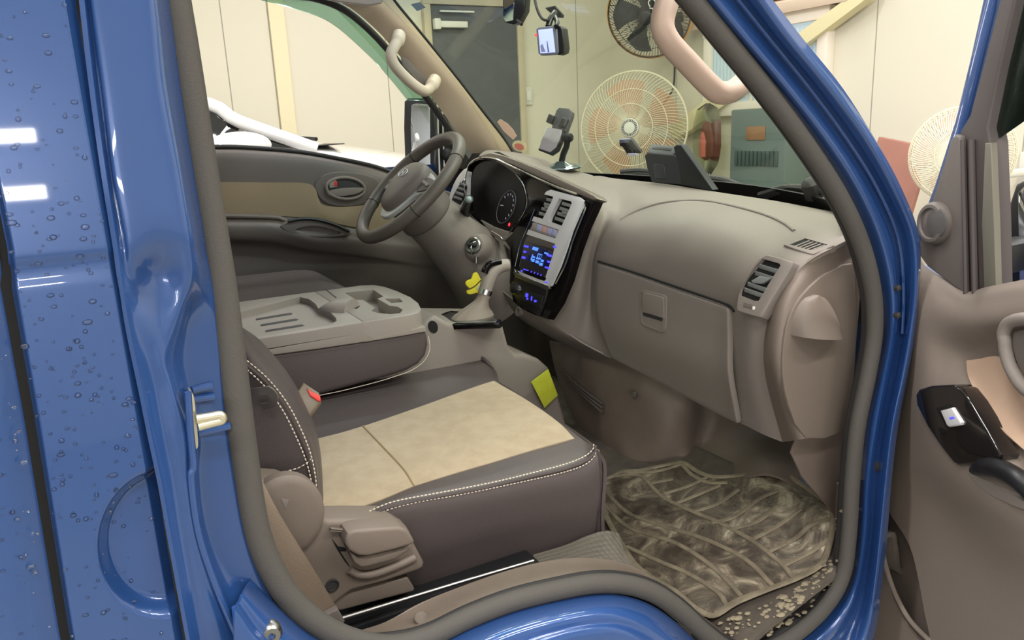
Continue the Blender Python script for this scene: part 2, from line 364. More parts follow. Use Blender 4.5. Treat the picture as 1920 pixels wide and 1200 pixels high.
# ------------------------------------------------------------------ fans
def fan(name, label, centre, R, ax, guard, blade, hubm, nrib, nblade, rings, group=None, wall=True, depth=.16, ribr=.0022):
    ax = Vector(ax).normalized(); c = Vector(centre)
    e = empty(name, c-ax*.3, label, 'fan', group)
    s = (Vector((0, 0, 1))-ax*ax.z).normalized(); t = ax.cross(s)
    def rim(r, h, rad, n=64):
        return [c+ax*h+(s*math.cos(2*math.pi*k/n)+t*math.sin(2*math.pi*k/n))*r for k in range(n)], rad
    bm = bmesh.new()
    for r, h, rad in [(R, 0, R*.018)]+[(R*q, depth*.5*math.sqrt(max(0, 1-q*q))+.004, R*.008) for q in rings]: tubemesh(bm, rim(r, h, rad)[0], rad, 6, True)
    for k in range(nrib):
        an = 2*math.pi*k/nrib
        def pt(q, sw): 
            a2 = an+sw*(1-q); return c+ax*(depth*.5*math.sqrt(max(0, 1-q*q)))+(s*math.cos(a2)+t*math.sin(a2))*R*q
        tubemesh(bm, [pt(q, .5) for q in (.18, .4, .6, .8, .93, 1)], ribr, 4, False, False)
    putbm('front_guard', bm, guard, e)
    bm = bmesh.new()
    for k in range(nrib//2):
        an = 2*math.pi*k/(nrib//2)
        tubemesh(bm, [c-ax*(depth*.5*math.sqrt(max(0, 1-q*q)))+(s*math.cos(an)+t*math.sin(an))*R*q for q in (.18, .5, .8, 1)], ribr, 4, False, False)
    putbm('rear_guard', bm, guard, e)
    cap = turned('guard_badge', c+ax*(depth*.5-.005), ax, [(0, R*.17), (.012, R*.17), (.018, R*.14), (.02, 0)], hubm, e, 32)
    for k in range(nblade):
        an = 2*math.pi*k/nblade; rows = []
        for q in (.12, .35, .6, .88):
            row = []
            for w in (-1, -.5, 0, .5, 1):
                a2 = an+w*(.34+.12*q)+.25*q; row.append(c+ax*(w*.035)+(s*math.cos(a2)+t*math.sin(a2))*R*q*(1-.06*abs(w)))
            rows.append(row)
        sheet('blade', rows, blade, e, 3, thick=.003)
    turned('motor', c-ax*.26, ax, [(0, 0), (0, R*.2), (.04, R*.27), (.2, R*.27), (.24, R*.16), (.26, R*.13), (.27, 0)], hubm, e, 32)
    if wall:
        q = c-ax*.2; wp = Vector((XF, q.y, q.z-.12)) if ax.x < -.5 else Vector((q.x, YL, q.z-.12))
        tube('wall_bracket', [q, q+Vector((0, 0, -.12)), wp], .022, hubm, e)
        box('bracket_plate', wp+(Vector((-.012, 0, 0)) if ax.x < -.5 else Vector((0, -.012, 0))), (.02, .12, .2) if ax.x < -.5 else (.12, .02, .2), hubm, e)
    return e
def toward(p): 
    v = CAM-p; return v.normalized()
def badge(e, p, ax, R):
    bm = bmesh.new()
    s = (Vector((0, 0, 1))-ax*ax.z).normalized(); t = ax.cross(s); q = p+ax*.0925
    for k in range(28):
        an = 2*math.pi*k/28; d = s*math.cos(an)+t*math.sin(an); tubemesh(bm, [q+d*R*.105+ax*.014, q+d*R*.15+ax*.012], R*.007, 5)
    putbm('badge_marks', bm, M['rubber_dark'], e)
p = X(1187, 240, 3.95); ax = Vector((-.80, -.58, .05)).normalized(); R1 = (X(1260, 240, 3.95)-p).length*.92
f1 = fan('wall_fan', 'orange bladed wall fan with cream wire guard below the black fan', p, R1, ax, M['wire'], M['orange'], M['whitep'], 90, 5, (.42, .68), depth=.18)
badge(f1, p, ax, R1)
p = X(1803, 290, 3.6); ax = toward(p); R2 = (X(1905, 290, 3.6)-p).length*.9
f2 = fan('wall_fan', 'cream wire wall fan behind the open passenger door frame', p, R2, ax, M['wire'], mat('pale_blade', (238, 216, 192), .4, alpha=.6), M['whitep'], 110, 5, (.5, .97, .93), depth=.2)
p = X(1216, 28, 4.0); ax = Vector((-.72, -.55, -.32)).normalized(); R3 = (X(1286, 28, 4.0)-p).length*.74
f3 = fan('ceiling_corner_fan', 'black fan with white letters hanging high on the corner wall', p, R3, ax, mat('fan_black', (40, 44, 46), .4), mat('fan_blade_black', (52, 58, 60), .35), mat('fan_hub_black', (34, 36, 38), .4), 80, 5, (.45, .75), depth=.2)
f3['category'] = 'fan'
bm = bmesh.new(); s = (Vector((0, 0, 1))-ax*ax.z).normalized(); t = ax.cross(s)
tubemesh(bm, [p-ax*.03+(s*math.cos(2*math.pi*k/48)+t*math.sin(2*math.pi*k/48))*R3*1.03 for k in range(48)], R3*.035, 8, True)
putbm('guard_band', bm, mat('fan_orange_ring', (224, 160, 84), .5), f3)
lp = Pl(p+ax*.11, ax)
text('badge_text', 'CAT', lp, 1225, 18, .085, M['whitep'], f3, math.radians(-78), off=.004)
# its cable
o = tube('fan_cable', cr([X(1264, 98, 4.3), X(1265, 130, 4.35), X(1262, 165, 4.36), X(1250, 186, 4.36), X(1240, 200, 4.3)], 5), .008, M['black']); tag(o, 'black cable hanging from the black fan down the wall', 'cable')
# ------------------------------------------------------------------ standing things by the front wall
hp = PX(4.0); hl, hr = hp.at(1370, 200), hp.at(1476, 212)
hz = hp.at(1420, 203).z; yy = (hl.y+hr.y)/2; wy = hl.y-hr.y
he = empty('floor_cooler', (4.14, yy, GZ), 'tall grey-green cabinet cooler with a slotted grille under the window', 'air conditioner')
box('cabinet', (4.15, yy, (hz+GZ)/2), (.3, wy, hz-GZ), mat('cooler_paint', (98, 112, 110), .3), he, bevel=.015)
g = empty; bm = bmesh.new()
for k in range(11): 
    yk = yy+wy*.36-k*wy*.072; boxm(bm, (3.995, yk, hp.at(1420, 297).z), (.012, wy*.045, .10), bevel=.002)
putbm('grille', bm, mat('cooler_grille', (70, 84, 82), .4), he)
box('painted_reflection', (3.996, yy+wy*.02, hp.at(1405, 250).z), (.008, wy*.34, .09), mat('cooler_reflection', (150, 110, 80), .2), he, bevel=.004)  # orange-brown patch painted as the reflection on the cabinet front
bp2 = PX(3.9)
o = slab('leaning_board', [(1647, 257), (1706, 269), (1700, 300), (1722, 345), (1700, 420), (1690, 760), (1560, 760), (1600, 420), (1628, 320)], bp2, .03, M['terracotta'], bevel=.004, off=0)
tag(o, 'terracotta board leaning at the front wall beside the cream wire fan', 'board')
# clear bag hanging on the beam
bgm = glassmat('bag_film', (.80, .84, .74), rough=.25)
rows = []
c0 = X(1325, 245, 4.24)
prof = [(-.02, .02), (.02, .10), (.12, .135), (.3, .14), (.42, .12), (.5, .05)]
bm = bmesh.new(); seg = 20; rings = []
topz = X(1335, 200, 4.24).z
for h, r in prof:
    rings.append([bm.verts.new((c0.x+.6*r*math.sin(2*math.pi*j/seg)*.5, c0.y+r*math.cos(2*math.pi*j/seg)*(1+.12*math.sin(5*j)), topz-h+.01*math.sin(3*j))) for j in range(seg)])
for A, B in zip(rings, rings[1:]):
    for j in range(seg): bm.faces.new((A[j], A[(j+1) % seg], B[(j+1) % seg], B[j]))
bm.faces.new(rings[0]); bm.faces.new(rings[-1])
bag = putbm('hanging_bag', bm, bgm); tag(bag, 'clear plastic bag with something reddish hanging under the beam', 'bag')
turned('bag_contents', (c0.x, c0.y, topz-.4), (0, 0, 1), [(0, .01), (.03, .05), (.15, .055), (.28, .03), (.3, 0)], mat('bag_red', (180, 100, 84), .6), bag, 16)

# ------------------------------------------------------------------ white car beyond the truck
car = empty('white_car', (1.0, 2.5, GZ), 'white car parked on the far side of the truck, seen through its far window', 'car')
yn, yf = 1.72, 3.46
q = PY(yn)
def yz(x, y): v = q.at(x, y); return v
bel = [yz(300, 262), yz(540, 275), yz(590, 280), yz(640, 284), yz(700, 290), yz(760, 301), yz(830, 322)]
xs = [v.x for v in bel]
def sec(x, zt, hw, zc):
    """half-shell section of the body: near side, top, far side"""
    ym = (yn+yf)/2; a = hw
    return [(x, ym-a*.96, GZ+.22), (x, ym-a, GZ+.55), (x, ym-a*.985, zt-.22), (x, ym-a*.93, zt-.06), (x, ym-a*.80, zt), (x, ym-a*.4, zc), (x, ym, zc+.008), (x, ym+a*.4, zc), (x, ym+a*.80, zt), (x, ym+a*.93, zt-.06), (x, ym+a*.985, zt-.22), (x, ym+a, GZ+.55), (x, ym+a*.96, GZ+.22)]
hw = (yf-yn)/2
zb = bel[2].z
st = [(-2.5, .9, .72), (-2.3, 1.1, .88), (-1.2, 1.12, 1), (0, zb-.02, 1), (.8, zb, 1), (1.1, bel[4].z-.0, 1), (1.5, bel[4].z-.07, .99), (1.95, bel[4].z-.17, .93), (2.18, bel[4].z-.32, .85), (2.25, .75, .8)]
body = sheet('car_body', [[Vector(p) for p in sec(x, z, hw*k, z+.035)] for x, z, k in st], M['white'], car, 4, thick=.01, sharp=60)
# greenhouse: near pillar/roof rail, glass, roof
A0, A1, A2 = yz(540, 277), yz(445, 222), yz(372, 184)
d = (A2-A1); roofz = A2.z+.03
def gh(x, z, w): ym = (yn+yf)/2; return [(x, ym-w, z), (x, ym-w*.5, z+.03), (x, ym, z+.04), (x, ym+w*.5, z+.03), (x, ym+w, z)]
sheet('windscreen', [[Vector(p) for p in gh(*a)] for a in ((A0.x+.12, zb+.005, hw*.86), (A1.x+.08, A1.z-.0, hw*.8), (A2.x+.06, A2.z-.01, hw*.74))], mat('car_windscreen', (196, 186, 150), .06, coat=1), car, 4)  # opaque beige paints in what the glass reflects
sheet('roof', [[Vector(p) for p in gh(*a)] for a in ((A2.x+.07, A2.z-.01, hw*.75), (-.1, A2.z+.09, hw*.74), (-.8, A2.z+.1, hw*.73), (-1.6, A2.z+.02, hw*.72), (-2.2, 1.12, hw*.8))], M['white'], car, 4)
for sg, nm in ((0, 'near'), (1, 'far')):
    yy0 = yn+.06 if sg == 0 else yf-.06; yy1 = yn+.21 if sg == 0 else yf-.21
    tube('roof_pillar', cr([Vector((A0.x+.14, yy0+(.02 if sg == 0 else -.02), zb-.0)), Vector((A1.x+.03, (yy0+yy1)/2, A1.z-.01)), Vector((A2.x, yy1, A2.z)), Vector((-.3, yy1, A2.z+.08)), Vector((-1.6, yy1, A2.z)), Vector((-2.2, yy0, 1.12))], 5), .027, M['white'], car, flat=.7)
    sheet('side_window', [[Vector((A0.x+.05, yy0, zb)), Vector((A1.x-.02, (yy0+yy1)/2, A1.z-.03)), Vector((A2.x-.05, yy1, A2.z-.02)), Vector((-1.4, yy1, A2.z-.01))], [Vector((A0.x, yy0-.01, zb-.03)), Vector((A1.x-.1, yy0, zb-.03)), Vector((A2.x-.2, yy0, zb-.03)), Vector((-1.6, yy0, zb-.05))]], M['carglass'], car, 3)
mc = yz(441, 264); mc.y -= .08
bm = bmesh.new(); bmesh.ops.create_uvsphere(bm, u_segments=24, v_segments=14, radius=1)
for v in bm.verts: v.co = Vector((v.co.x*.125, v.co.y*.07, max(v.co.z, -.55)*.055)) + mc + Vector((0, 0, -.02))
putbm('side_mirror', bm, M['white'], car)
sheet('cowl_grille', [[Vector((A0.x+.09, yn+.12+k*.36, zb+.012)) for k in range(5)], [Vector((A0.x+.27, yn+.10+k*.37, zb+.018)) for k in range(5)]], M['black'], car, 3)
tube('car_wiper', [Vector((A0.x+.2, yn+.3, zb+.04)), Vector((A0.x+.03, yn+.75, zb+.07))], .009, M['black'], car)
tube('car_wiper', [Vector((A0.x+.2, yn+.95, zb+.05)), Vector((A0.x+.03, yn+1.35, zb+.08))], .009, M['black'], car)
def wheel(c, parent, ax=(0, 1, 0)):
    w = turned('wheel', Vector(c)-Vector(ax)*.1, ax, [(0, .2), (.0, .30), (.03, .33), (.17, .33), (.2, .30), (.2, .2), (.16, .18)], M['rubber_dark'], parent, 40)
    turned('wheel_rim', Vector(c)-Vector(ax)*.09, ax, [(0, .03), (0, .2), (.18, .2), (.18, .03)], M['steel'], w, 24)
for x in (1.35, -1.6):
    for y in (yn+.09, yf-.09): wheel((x, y, GZ+.33), car)

# ================================================================== the truck
T = empty('truck', (.55, 0, GZ), 'blue truck cab with its passenger door open, showing beige and brown seats', 'truck')
def smooth(t): t = max(0, min(1, t)); return t*t*(3-2*t)
# ---- outer side panel behind the door, pressed with an oval dish and a horizontal crease
pp = PY(-.86)
rx0 = pp.at(222, 475).x
def ridge(z): return rx0
dc = pp.at(313, 1022); dr = (dc.x-pp.at(180, 1022).x)
zc1, zc2 = pp.at(110, 474).z, pp.at(110, 512).z
seam = [pp.at(4, 470), pp.at(10, 545), pp.at(55, 800), pp.at(120, 1200), pp.at(180, 1500)]
def seamx(z):
    for a, b in zip(seam, seam[1:]):
        if a.z >= z >= b.z: return a.x+(b.x-a.x)*(a.z-z)/(a.z-b.z)
    return seam[0].x if z > seam[0].z else seam[-1].x
def panel_y(x, z):
    y = -.86
    r = math.hypot((x-dc.x)/dr, (z-dc.z)/(dr*1.32)); y += .017*smooth((1.04-r)/.22)           # oval dish
    y += .0035*smooth((zc1-z)/.012) - .0035*smooth((zc2-z)/.012)*.2                            # crease
    y += .010*max(0, 1-abs(x-rx0)/.008) if x > rx0-.008 else 0
    return y
def panel(name, xa, xb, z0, z1, nx, nz, edge=None):
    bm = bmesh.new(); G = []
    for i in range(nz+1):
        z = z1+(z0-z1)*i/nz; row = []
        for j in range(nx+1):
            u = j/nx; L, R = xa(z), xb(z); x = L+(R-L)*u; y = panel_y(x, z)
            e = min((x-L), (R-x)) if edge == 'both' else ((x-L) if edge == 'L' else (R-x))
            y += .012*(1-smooth(e/.006))
            row.append(Vector((x, y, z)))
        G.append(row)
    addgrid(bm, G); bm.normal_update(); face_to_cam(bm); bm.normal_update(); solid(bm, .003)
    return putbm(name, bm, M['blue'], T, sharp=60)
ZT, ZBt = 1.98, .55
outer = panel('side_panel', lambda z: seamx(z)+.0028, lambda z: rx0, .82, ZT, 110, 420, 'L')
panel('cargo_side_panel', lambda z: -1.2, lambda z: seamx(z)-.0028, .82, ZT, 60, 60, 'R')
slabp = Pl((0, -.842, 0), (0, 1, 0))
bm = bmesh.new(); G = [[Vector((seamx(z)-.02, -.846, z)), Vector((seamx(z)+.02, -.846, z))] for z in [ZT-.03*k for k in range(40)]]
addgrid(bm, G); bm.normal_update(); face_to_cam(bm); solid(bm, .003); putbm('panel_gap_seal', bm, M['void'], T)
# ---- B pillar face / door jamb: rows of (px, py, y)
rows = [
 [(132,-230,-.86),(140,-230,-.851),(148,-230,-.858),(196,-230,-.856),(250,-230,-.850),(266,-230,-.835),(284,-230,-.805),(312,-230,-.79)],
 [(158,0,-.86),(166,0,-.851),(176,0,-.858),(230,0,-.856),(285,0,-.850),(300,0,-.835),(318,0,-.805),(345,0,-.79)],
 [(176,160,-.86),(186,160,-.851),(198,160,-.858),(258,160,-.856),(303,160,-.850),(318,160,-.835),(338,160,-.805),(365,160,-.79)],
 [(198,320,-.86),(207,320,-.851),(218,320,-.858),(280,320,-.856),(332,320,-.850),(345,320,-.835),(362,320,-.805),(388,320,-.79)],
 [(215,430,-.86),(226,430,-.852),(240,430,-.858),(300,430,-.855),(350,430,-.850),(365,430,-.835),(380,430,-.805),(404,430,-.79)],
 [(221,470,-.86),(232,470,-.853),(248,470,-.857),(300,470,-.847),(352,470,-.848),(368,470,-.836),(384,470,-.806),(410,470,-.79)],
 [(226,510,-.86),(236,510,-.854),(254,510,-.85),(300,510,-.834),(350,510,-.844),(370,510,-.836),(392,510,-.806),(415,510,-.79)],
 [(232,550,-.86),(243,550,-.855),(262,550,-.846),(305,550,-.836),(345,550,-.840),(366,550,-.828),(398,550,-.806),(420,550,-.79)],
 [(240,600,-.86),(250,600,-.855),(270,600,-.85),(300,600,-.842),(335,600,-.838),(352,600,-.812),(402,600,-.804),(426,600,-.79)],
 [(254,670,-.86),(264,670,-.854),(282,670,-.848),(305,670,-.845),(320,670,-.836),(342,670,-.808),(408,670,-.802),(432,670,-.79)],
 [(268,735,-.86),(278,735,-.853),(294,735,-.846),(312,735,-.845),(330,735,-.84),(352,735,-.806),(412,735,-.80),(438,735,-.79)],
 [(285,820,-.86),(296,820,-.852),(311,820,-.846),(330,820,-.846),(355,820,-.838),(372,820,-.806),(420,820,-.80),(446,820,-.79)],
 [(302,900,-.86),(314,900,-.851),(328,900,-.846),(345,900,-.846),(357,900,-.838),(372,900,-.806),(432,900,-.80),(458,900,-.79)],
 [(320,1000,-.86),(332,1000,-.85),(344,1000,-.846),(360,1000,-.846),(372,1000,-.838),(386,1000,-.806),(450,1000,-.80),(480,1000,-.79)],
 [(338,1100,-.86),(350,1100,-.85),(362,1100,-.846),(385,1100,-.846),(405,1100,-.838),(422,1100,-.812),(480,1100,-.80),(520,1100,-.79)],
 [(356,1200,-.86),(368,1200,-.85),(380,1200,-.846),(415,1200,-.846),(438,1200,-.842),(470,1200,-.83),(520,1200,-.81),(580,1200,-.79)],
 [(380,1330,-.86),(392,1330,-.85),(404,1330,-.846),(440,1330,-.846),(480,1330,-.846),(540,1330,-.84),(600,1330,-.82),(640,1330,-.79)]]
jamb = sheet('door_jamb', [[Y(*p) for p in r] for r in rows], M['blue'], T, 6, thick=.004, sharp=75)
# striker
sp = PY(-.812)
stk = slab('door_striker', [(355,742),(364,744),(369,790),(372,836),(364,839),(357,800)], PY(-.83), .02, M['zinc'], T, bevel=.002, curve=4)
a = Y(368, 786, -.84); b = Y(412, 779, -.84); c = Y(416, 788, -.84); d = Y(372, 800, -.84)
tube('striker_loop', cr([a, a.lerp(b, .6), b, c, c.lerp(d, .4), d], 5), .0048, M['zinc'], stk, 10)
for (x0, y0), (x1, y1) in (((361, 731), (398, 723)), ((363, 748), (402, 743)), ((372, 812), (432, 798))): tube('pressed_bead', [Y(x0, y0, -.803), Y(x1, y1, -.803)], .004, M['blue'], jamb, 8)
tube('jamb_bead', cr([Y(352, 735, -.843), Y(356, 800, -.843), Y(362, 870, -.843), Y(358, 900, -.843), Y(372, 1000, -.843), Y(405, 1100, -.843), Y(445, 1195, -.845)], 5), .0035, M['blue'], jamb, 8)
# water drops
bm = bmesh.new(); rnd = random.Random(3)
for k in range(520):
    z = rnd.uniform(.98, 1.62); x = rnd.uniform(-.13, rx0-.008)
    if rnd.random() < .35: z = rnd.uniform(1.1, 1.42)
    if abs(x-seamx(z)) < .006: continue
    r = rnd.choice([.0008, .001, .0012, .0015, .002])*rnd.uniform(.8, 1.2); c = Vector((x, panel_y(x, z)-.0002, z)); asp = rnd.uniform(.8, 1.7)
    b2 = bmesh.new(); bmesh.ops.create_icosphere(b2, subdivisions=2, radius=1)
    for v in b2.verts: v.co = Vector((v.co.x*r*asp, v.co.y*r*.6, v.co.z*r*rnd.uniform(.97, 1.03))) + c
    me = bpy.data.meshes.new('d'); b2.to_mesh(me); b2.free(); bm.from_mesh(me); bpy.data.meshes.remove(me)
drops = putbm('water_drops', bm, M['drop'], None, recalc=False); tag(drops, 'small water drops beaded on the blue panel behind the door opening', 'water drops', kind='stuff')
# ---- door opening rim (blue) : A pillar outside, lower sill
wsx = [(322,-40),(342,80),(366,230),(392,390),(414,520),(436,680),(455,830),(478,980),(505,1060),(545,1125),(600,1172),(660,1200),(730,1212),(800,1196),(880,1158),(960,1128),(1040,1108),(1110,1095),(1170,1096),(1225,1112),(1275,1145),(1325,1190),(1375,1222),(1430,1222),(1490,1190),(1545,1140),(1580,1080),(1592,1000),(1598,900),(1608,800),(1628,700),(1640,620),(1636,540),(1612,450),(1570,362),(1510,270),(1440,175),(1365,82),(1290,-10),(1240,-70)]
def wy(i): return -.795
ws = [Y(a, b, -.795) for a, b in wsx]
_b, _e = ws[0], ws[-1]
ws = [Vector((_b.x, -.79, 1.74)), Vector((_b.x+.01, -.785, 1.80))][::-1] + ws + [_e+Vector((-.11, .005, .10)), _e+Vector((-.25, .01, .19))]
ws = [Vector((_b.x+.07, -.78, 1.855)), Vector((_b.x+.02, -.782, 1.825))] + ws + [Vector((_b.x+.17, -.78, 1.86))]
wso = tube('door_seal', cr(ws, 6), .0125, M['rubber'], T, 12, flat=1.15, up=(0, 1, 0))
# inner lip of the seal
ws2 = [(a-8 if i > 24 else a, b) for i, (a, b) in enumerate(wsx)]
tube('seal_lip', cr([Y(a-(14 if i > 23 else -8 if i < 12 else 0), b-(12 if 12 <= i <= 24 else 0), -.775) for i, (a, b) in enumerate(wsx)], 6), .010, M['rubber_dark'], wso, 10)
tube('roof_rail', cr([Vector((-.08, -.80, 1.85)), Vector((_b.x, -.805, 1.875)), Vector((_b.x+.12, -.805, 1.905)), _e+Vector((-.24, -.01, .225)), _e+Vector((-.10, -.015, .135)), _e+Vector((.03, -.02, .035))], 6), .034, M['blue'], T, 16, flat=.6)
# A pillar, outside
inner = [(1225,-90),(1290,-25),(1375,72),(1452,165),(1524,260),(1585,352),(1628,445),(1652,540),(1656,625),(1642,705),(1622,800),(1612,900),(1606,1000),(1594,1085),(1556,1150),(1500,1200),(1440,1236)]
mid1  = [(1270,-90),(1322,-25),(1400,72),(1478,165),(1552,260),(1612,352),(1655,445),(1675,540),(1674,625),(1660,705),(1642,800),(1628,900),(1622,1000),(1608,1090),(1580,1160),(1530,1215),(1460,1260)]
mid2  = [(1310,-90),(1362,-25),(1440,72),(1515,165),(1585,260),(1642,352),(1682,445),(1692,540),(1690,625),(1676,705),(1656,800),(1642,900),(1634,1000),(1622,1090),(1600,1170),(1560,1230),(1480,1290)]
mid3  = [(1350,-90),(1405,-25),(1475,72),(1552,165),(1622,260),(1674,352),(1712,445),(1716,540),(1706,625),(1692,705),(1672,800),(1660,900),(1650,1000),(1640,1090),(1625,1180),(1590,1250),(1510,1320)]
outr  = [(1378,-90),(1430,-25),(1505,72),(1580,165),(1640,260),(1690,352),(1724,445),(1724,540),(1716,625),(1702,705),(1684,800),(1672,900),(1664,1000),(1654,1090),(1640,1190),(1610,1260),(1530,1340)]
apil = sheet('front_pillar', [[Y(*a, -.79) for a in inner], [Y(*a, -.815) for a in mid1], [Y(*a, -.805) for a in mid2], [Y(*a, -.835) for a in mid3], [Y(*a, -.832) for a in outr]], M['blue'], T, 5, thick=.004, sharp=70)
tube('pillar_seam', cr([Y(a+2, b, -.812) for a, b in mid2[:9]], 5), .0028, M['blue'], apil, 8)
bm = bmesh.new()
for i in (7, 7.6):
    k = int(i); a = Vector(mid1[k]).lerp(Vector(mid1[k+1]), i-k); lathe(bm, Y(a.x+8, a.y, -.818), (0, -1, 0), [(-.004, .0055), (.003, .0055), (.005, .003)], 12)
putbm('rubber_plug', bm, M['rubber_dark'], apil)
# white glints: wet drip edge
# lower sill (blue), arched over the wheel
li = [(470,1085),(520,1135),(585,1190),(660,1222),(735,1228),(805,1214),(885,1176),(965,1146),(1045,1126),(1112,1115),(1165,1116),(1216,1132),(1262,1162),(1308,1204),(1365,1245),(1440,1245)]
lo = [(440,1150),(485,1215),(560,1280),(650,1320),(735,1330),(810,1310),(890,1268),(970,1232),(1048,1205),(1110,1192),(1160,1193),(1205,1212),(1248,1245),(1290,1290),(1350,1340),(1440,1340)]
sheet('wheel_arch_sill', [[Y(*a, -.80) for a in li], [Y(a[0]*.6+b[0]*.4, a[1]*.6+b[1]*.4, -.845) for a, b in zip(li, lo)], [Y(a[0]*.25+b[0]*.75, a[1]*.25+b[1]*.75, -.855) for a, b in zip(li, lo)], [Y(*a, -.87) for a in lo], [Y(a[0], a[1]+160, -.872) for a in lo]], M['blue'], T, 5, thick=.004, sharp=75)
wheel((.62, -.72, .02), T); wheel((.62, .72, .02), T)
turned('sill_bolt', Y(508, 1190, -.85), (0, -1, 0), [(-.01, .012), (.0, .012), (.004, .009), (.004, .004), (.001, .004)], M['steel'], T, 24)
# ---- roof, rear wall, headliner: close the cab
roofz = 1.93
def cabsec(x, z, w): return [Vector((x, -w, z-.05)), Vector((x, -w*.9, z)), Vector((x, 0, z+.02)), Vector((x, w*.9, z)), Vector((x, w, z-.05))]
rf = sheet('cab_roof', [cabsec(-.02, roofz-.02, .74), cabsec(.3, roofz, .74), cabsec(.66, roofz-.005, .72)], M['blue'], T, 5, thick=.02)
sheet('headliner', [cabsec(-.0, roofz-.05, .71), cabsec(.3, roofz-.03, .71), cabsec(.64, roofz-.035, .69)], mat('headliner_cloth', (190, 176, 158), .95), T, 5, thick=.01)
bm = bmesh.new(); boxm(bm, (-.06, 0, 1.0), (.04, 1.56, .7), bevel=.004)
for y in (-.73, .73): boxm(bm, (-.06, y, 1.6), (.04, .10, .55), bevel=.004)
boxm(bm, (-.06, 0, 1.86), (.04, 1.5, .1), bevel=.004); putbm('rear_wall', bm, M['blue'], T)
box('rear_window', (-.06, 0, 1.58), (.006, 1.37, .47), M['glass'], T)
# far side rear pillar and door shell
box('far_rear_pillar', (.05, .80, 1.25), (.12, .06, 1.35), M['dark_plastic'], T, bevel=.02)

# ---- cab floor, mats, lower trim
mA, mB, mC = Z(1380, 1150, .62), Z(1130, 900, .62), Z(1555, 950, .70)
MP = pl3(mA, mB, mC)
def mz(x, y): n = MP.n; return MP.p.z-(n.x*(x-MP.p.x)+n.y*(y-MP.p.y))/n.z
frows = []
for x, z in ((-.05, .745), (.3, .745), (.5, .74), (.6, .73), (.70, .695), (.78, None), (.9, None), (1.05, None), (1.195, None), (1.225, .655), (1.25, .60), (1.36, .60)):
    r = []
    for y in (-.79, -.6, -.4, -.2, 0, .2, .4, .6, .76):
        zz = z if z else mz(x, y)-.012 if y < 0 else .60+.1*max(0, x-.8)
        r.append(Vector((x, y, zz)))
    frows.append(r)
carpet = mat('floor_rubber', (104, 95, 86), .75, bump=1, bscale=160, rgb2=(84, 76, 68), mscale=12)
sheet('cab_floor', frows, mud if False else carpet, T, 4, thick=.01)
# mat
mud = bpy.data.materials.new('muddy_rubber'); mud.use_nodes = True; nt = mud.node_tree; N = nt.nodes; L = nt.links; b = N['Principled BSDF']
tc = N.new('ShaderNodeTexCoord'); n1 = N.new('ShaderNodeTexNoise'); n1.inputs['Scale'].default_value = 11; n1.inputs['Detail'].default_value = 9; n1.inputs['Roughness'].default_value = .68; n1.inputs['Distortion'].default_value = 1.2
n2 = N.new('ShaderNodeTexNoise'); n2.inputs['Scale'].default_value = 60; n2.inputs['Detail'].default_value = 6
r1 = N.new('ShaderNodeValToRGB'); e = r1.color_ramp.elements; e[0].position = .40; e[0].color = lin((72, 62, 53)); e[1].position = .66; e[1].color = lin((196, 184, 160))
e2 = r1.color_ramp.elements.new(.50); e2.color = lin((100, 89, 76)); e3 = r1.color_ramp.elements.new(.57); e3.color = lin((140, 127, 108))
r2 = N.new('ShaderNodeMapRange'); r2.inputs['From Min'].default_value = .35; r2.inputs['From Max'].default_value = .65; r2.inputs['To Min'].default_value = .25; r2.inputs['To Max'].default_value = .65
bu = N.new('ShaderNodeBump'); bu.inputs['Strength'].default_value = .6; bu.inputs['Distance'].default_value = .002
L.new(tc.outputs['Object'], n1.inputs['Vector']); L.new(tc.outputs['Object'], n2.inputs['Vector']); L.new(n1.outputs['Fac'], r1.inputs['Fac']); L.new(r1.outputs['Color'], b.inputs['Base Color'])
L.new(n2.outputs['Fac'], r2.inputs['Value']); L.new(r2.outputs['Result'], b.inputs['Roughness']); L.new(n1.outputs['Fac'], bu.inputs['Height']); L.new(bu.outputs['Normal'], b.inputs['Normal'])
dust = mat('dusty_rib', (146, 134, 112), .75, bump=.5, bscale=300, rgb2=(118, 107, 90), mscale=25)
mo = [(1128,905),(1150,893),(1168,884),(1200,882),(1240,874),(1275,867),(1290,872),(1312,886),(1340,894),(1380,892),(1440,884),(1475,890),(1520,920),(1556,948),(1562,980),(1552,1030),(1535,1062),(1490,1086),(1440,1105),(1380,1130),(1345,1152),(1325,1152),(1300,1138),(1265,1108),(1225,1085),(1190,1058),(1165,1020),(1145,985),(1130,950)]
fm = empty('floor_mat', MP.at(1350, 1000), 'muddy transparent-brown rubber floor mat lying in the passenger footwell', 'floor mat')
mb = slab('mat_sheet', mo, MP, .004, mud, fm, bevel=.001, curve=3)
ribs = [[(1130,915),(1175,960),(1240,985),(1320,1010),(1400,1050),(1452,1102)], [(1150,893),(1200,892),(1240,930),(1290,955),(1360,985),(1420,1020),(1468,1060),(1488,1085)], [(1132,945),(1180,990),(1260,1015),(1320,1050),(1360,1085),(1390,1118)], [(1175,1025),(1230,1050),(1290,1075),(1345,1110),(1362,1135)],
 [(1170,886),(1230,884),(1278,870)], [(1222,906),(1262,898)], [(1245,926),(1290,912),(1325,895)], [(1268,944),(1315,925),(1350,910)], [(1300,960),(1345,945),(1385,918)], [(1335,980),(1375,970),(1425,935),(1460,920)], [(1368,993),(1420,978),(1455,950)], [(1410,1012),(1460,985),(1500,955)], [(1440,1035),(1490,1010),(1520,985),(1555,972)], [(1470,1060),(1520,1035),(1552,1012)], [(1488,1084),(1535,1062),(1548,1058)],
 [(1278,870),(1300,892),(1330,905),(1365,905)], [(1340,1150),(1390,1122),(1450,1102),(1490,1086)]]
bm = bmesh.new()
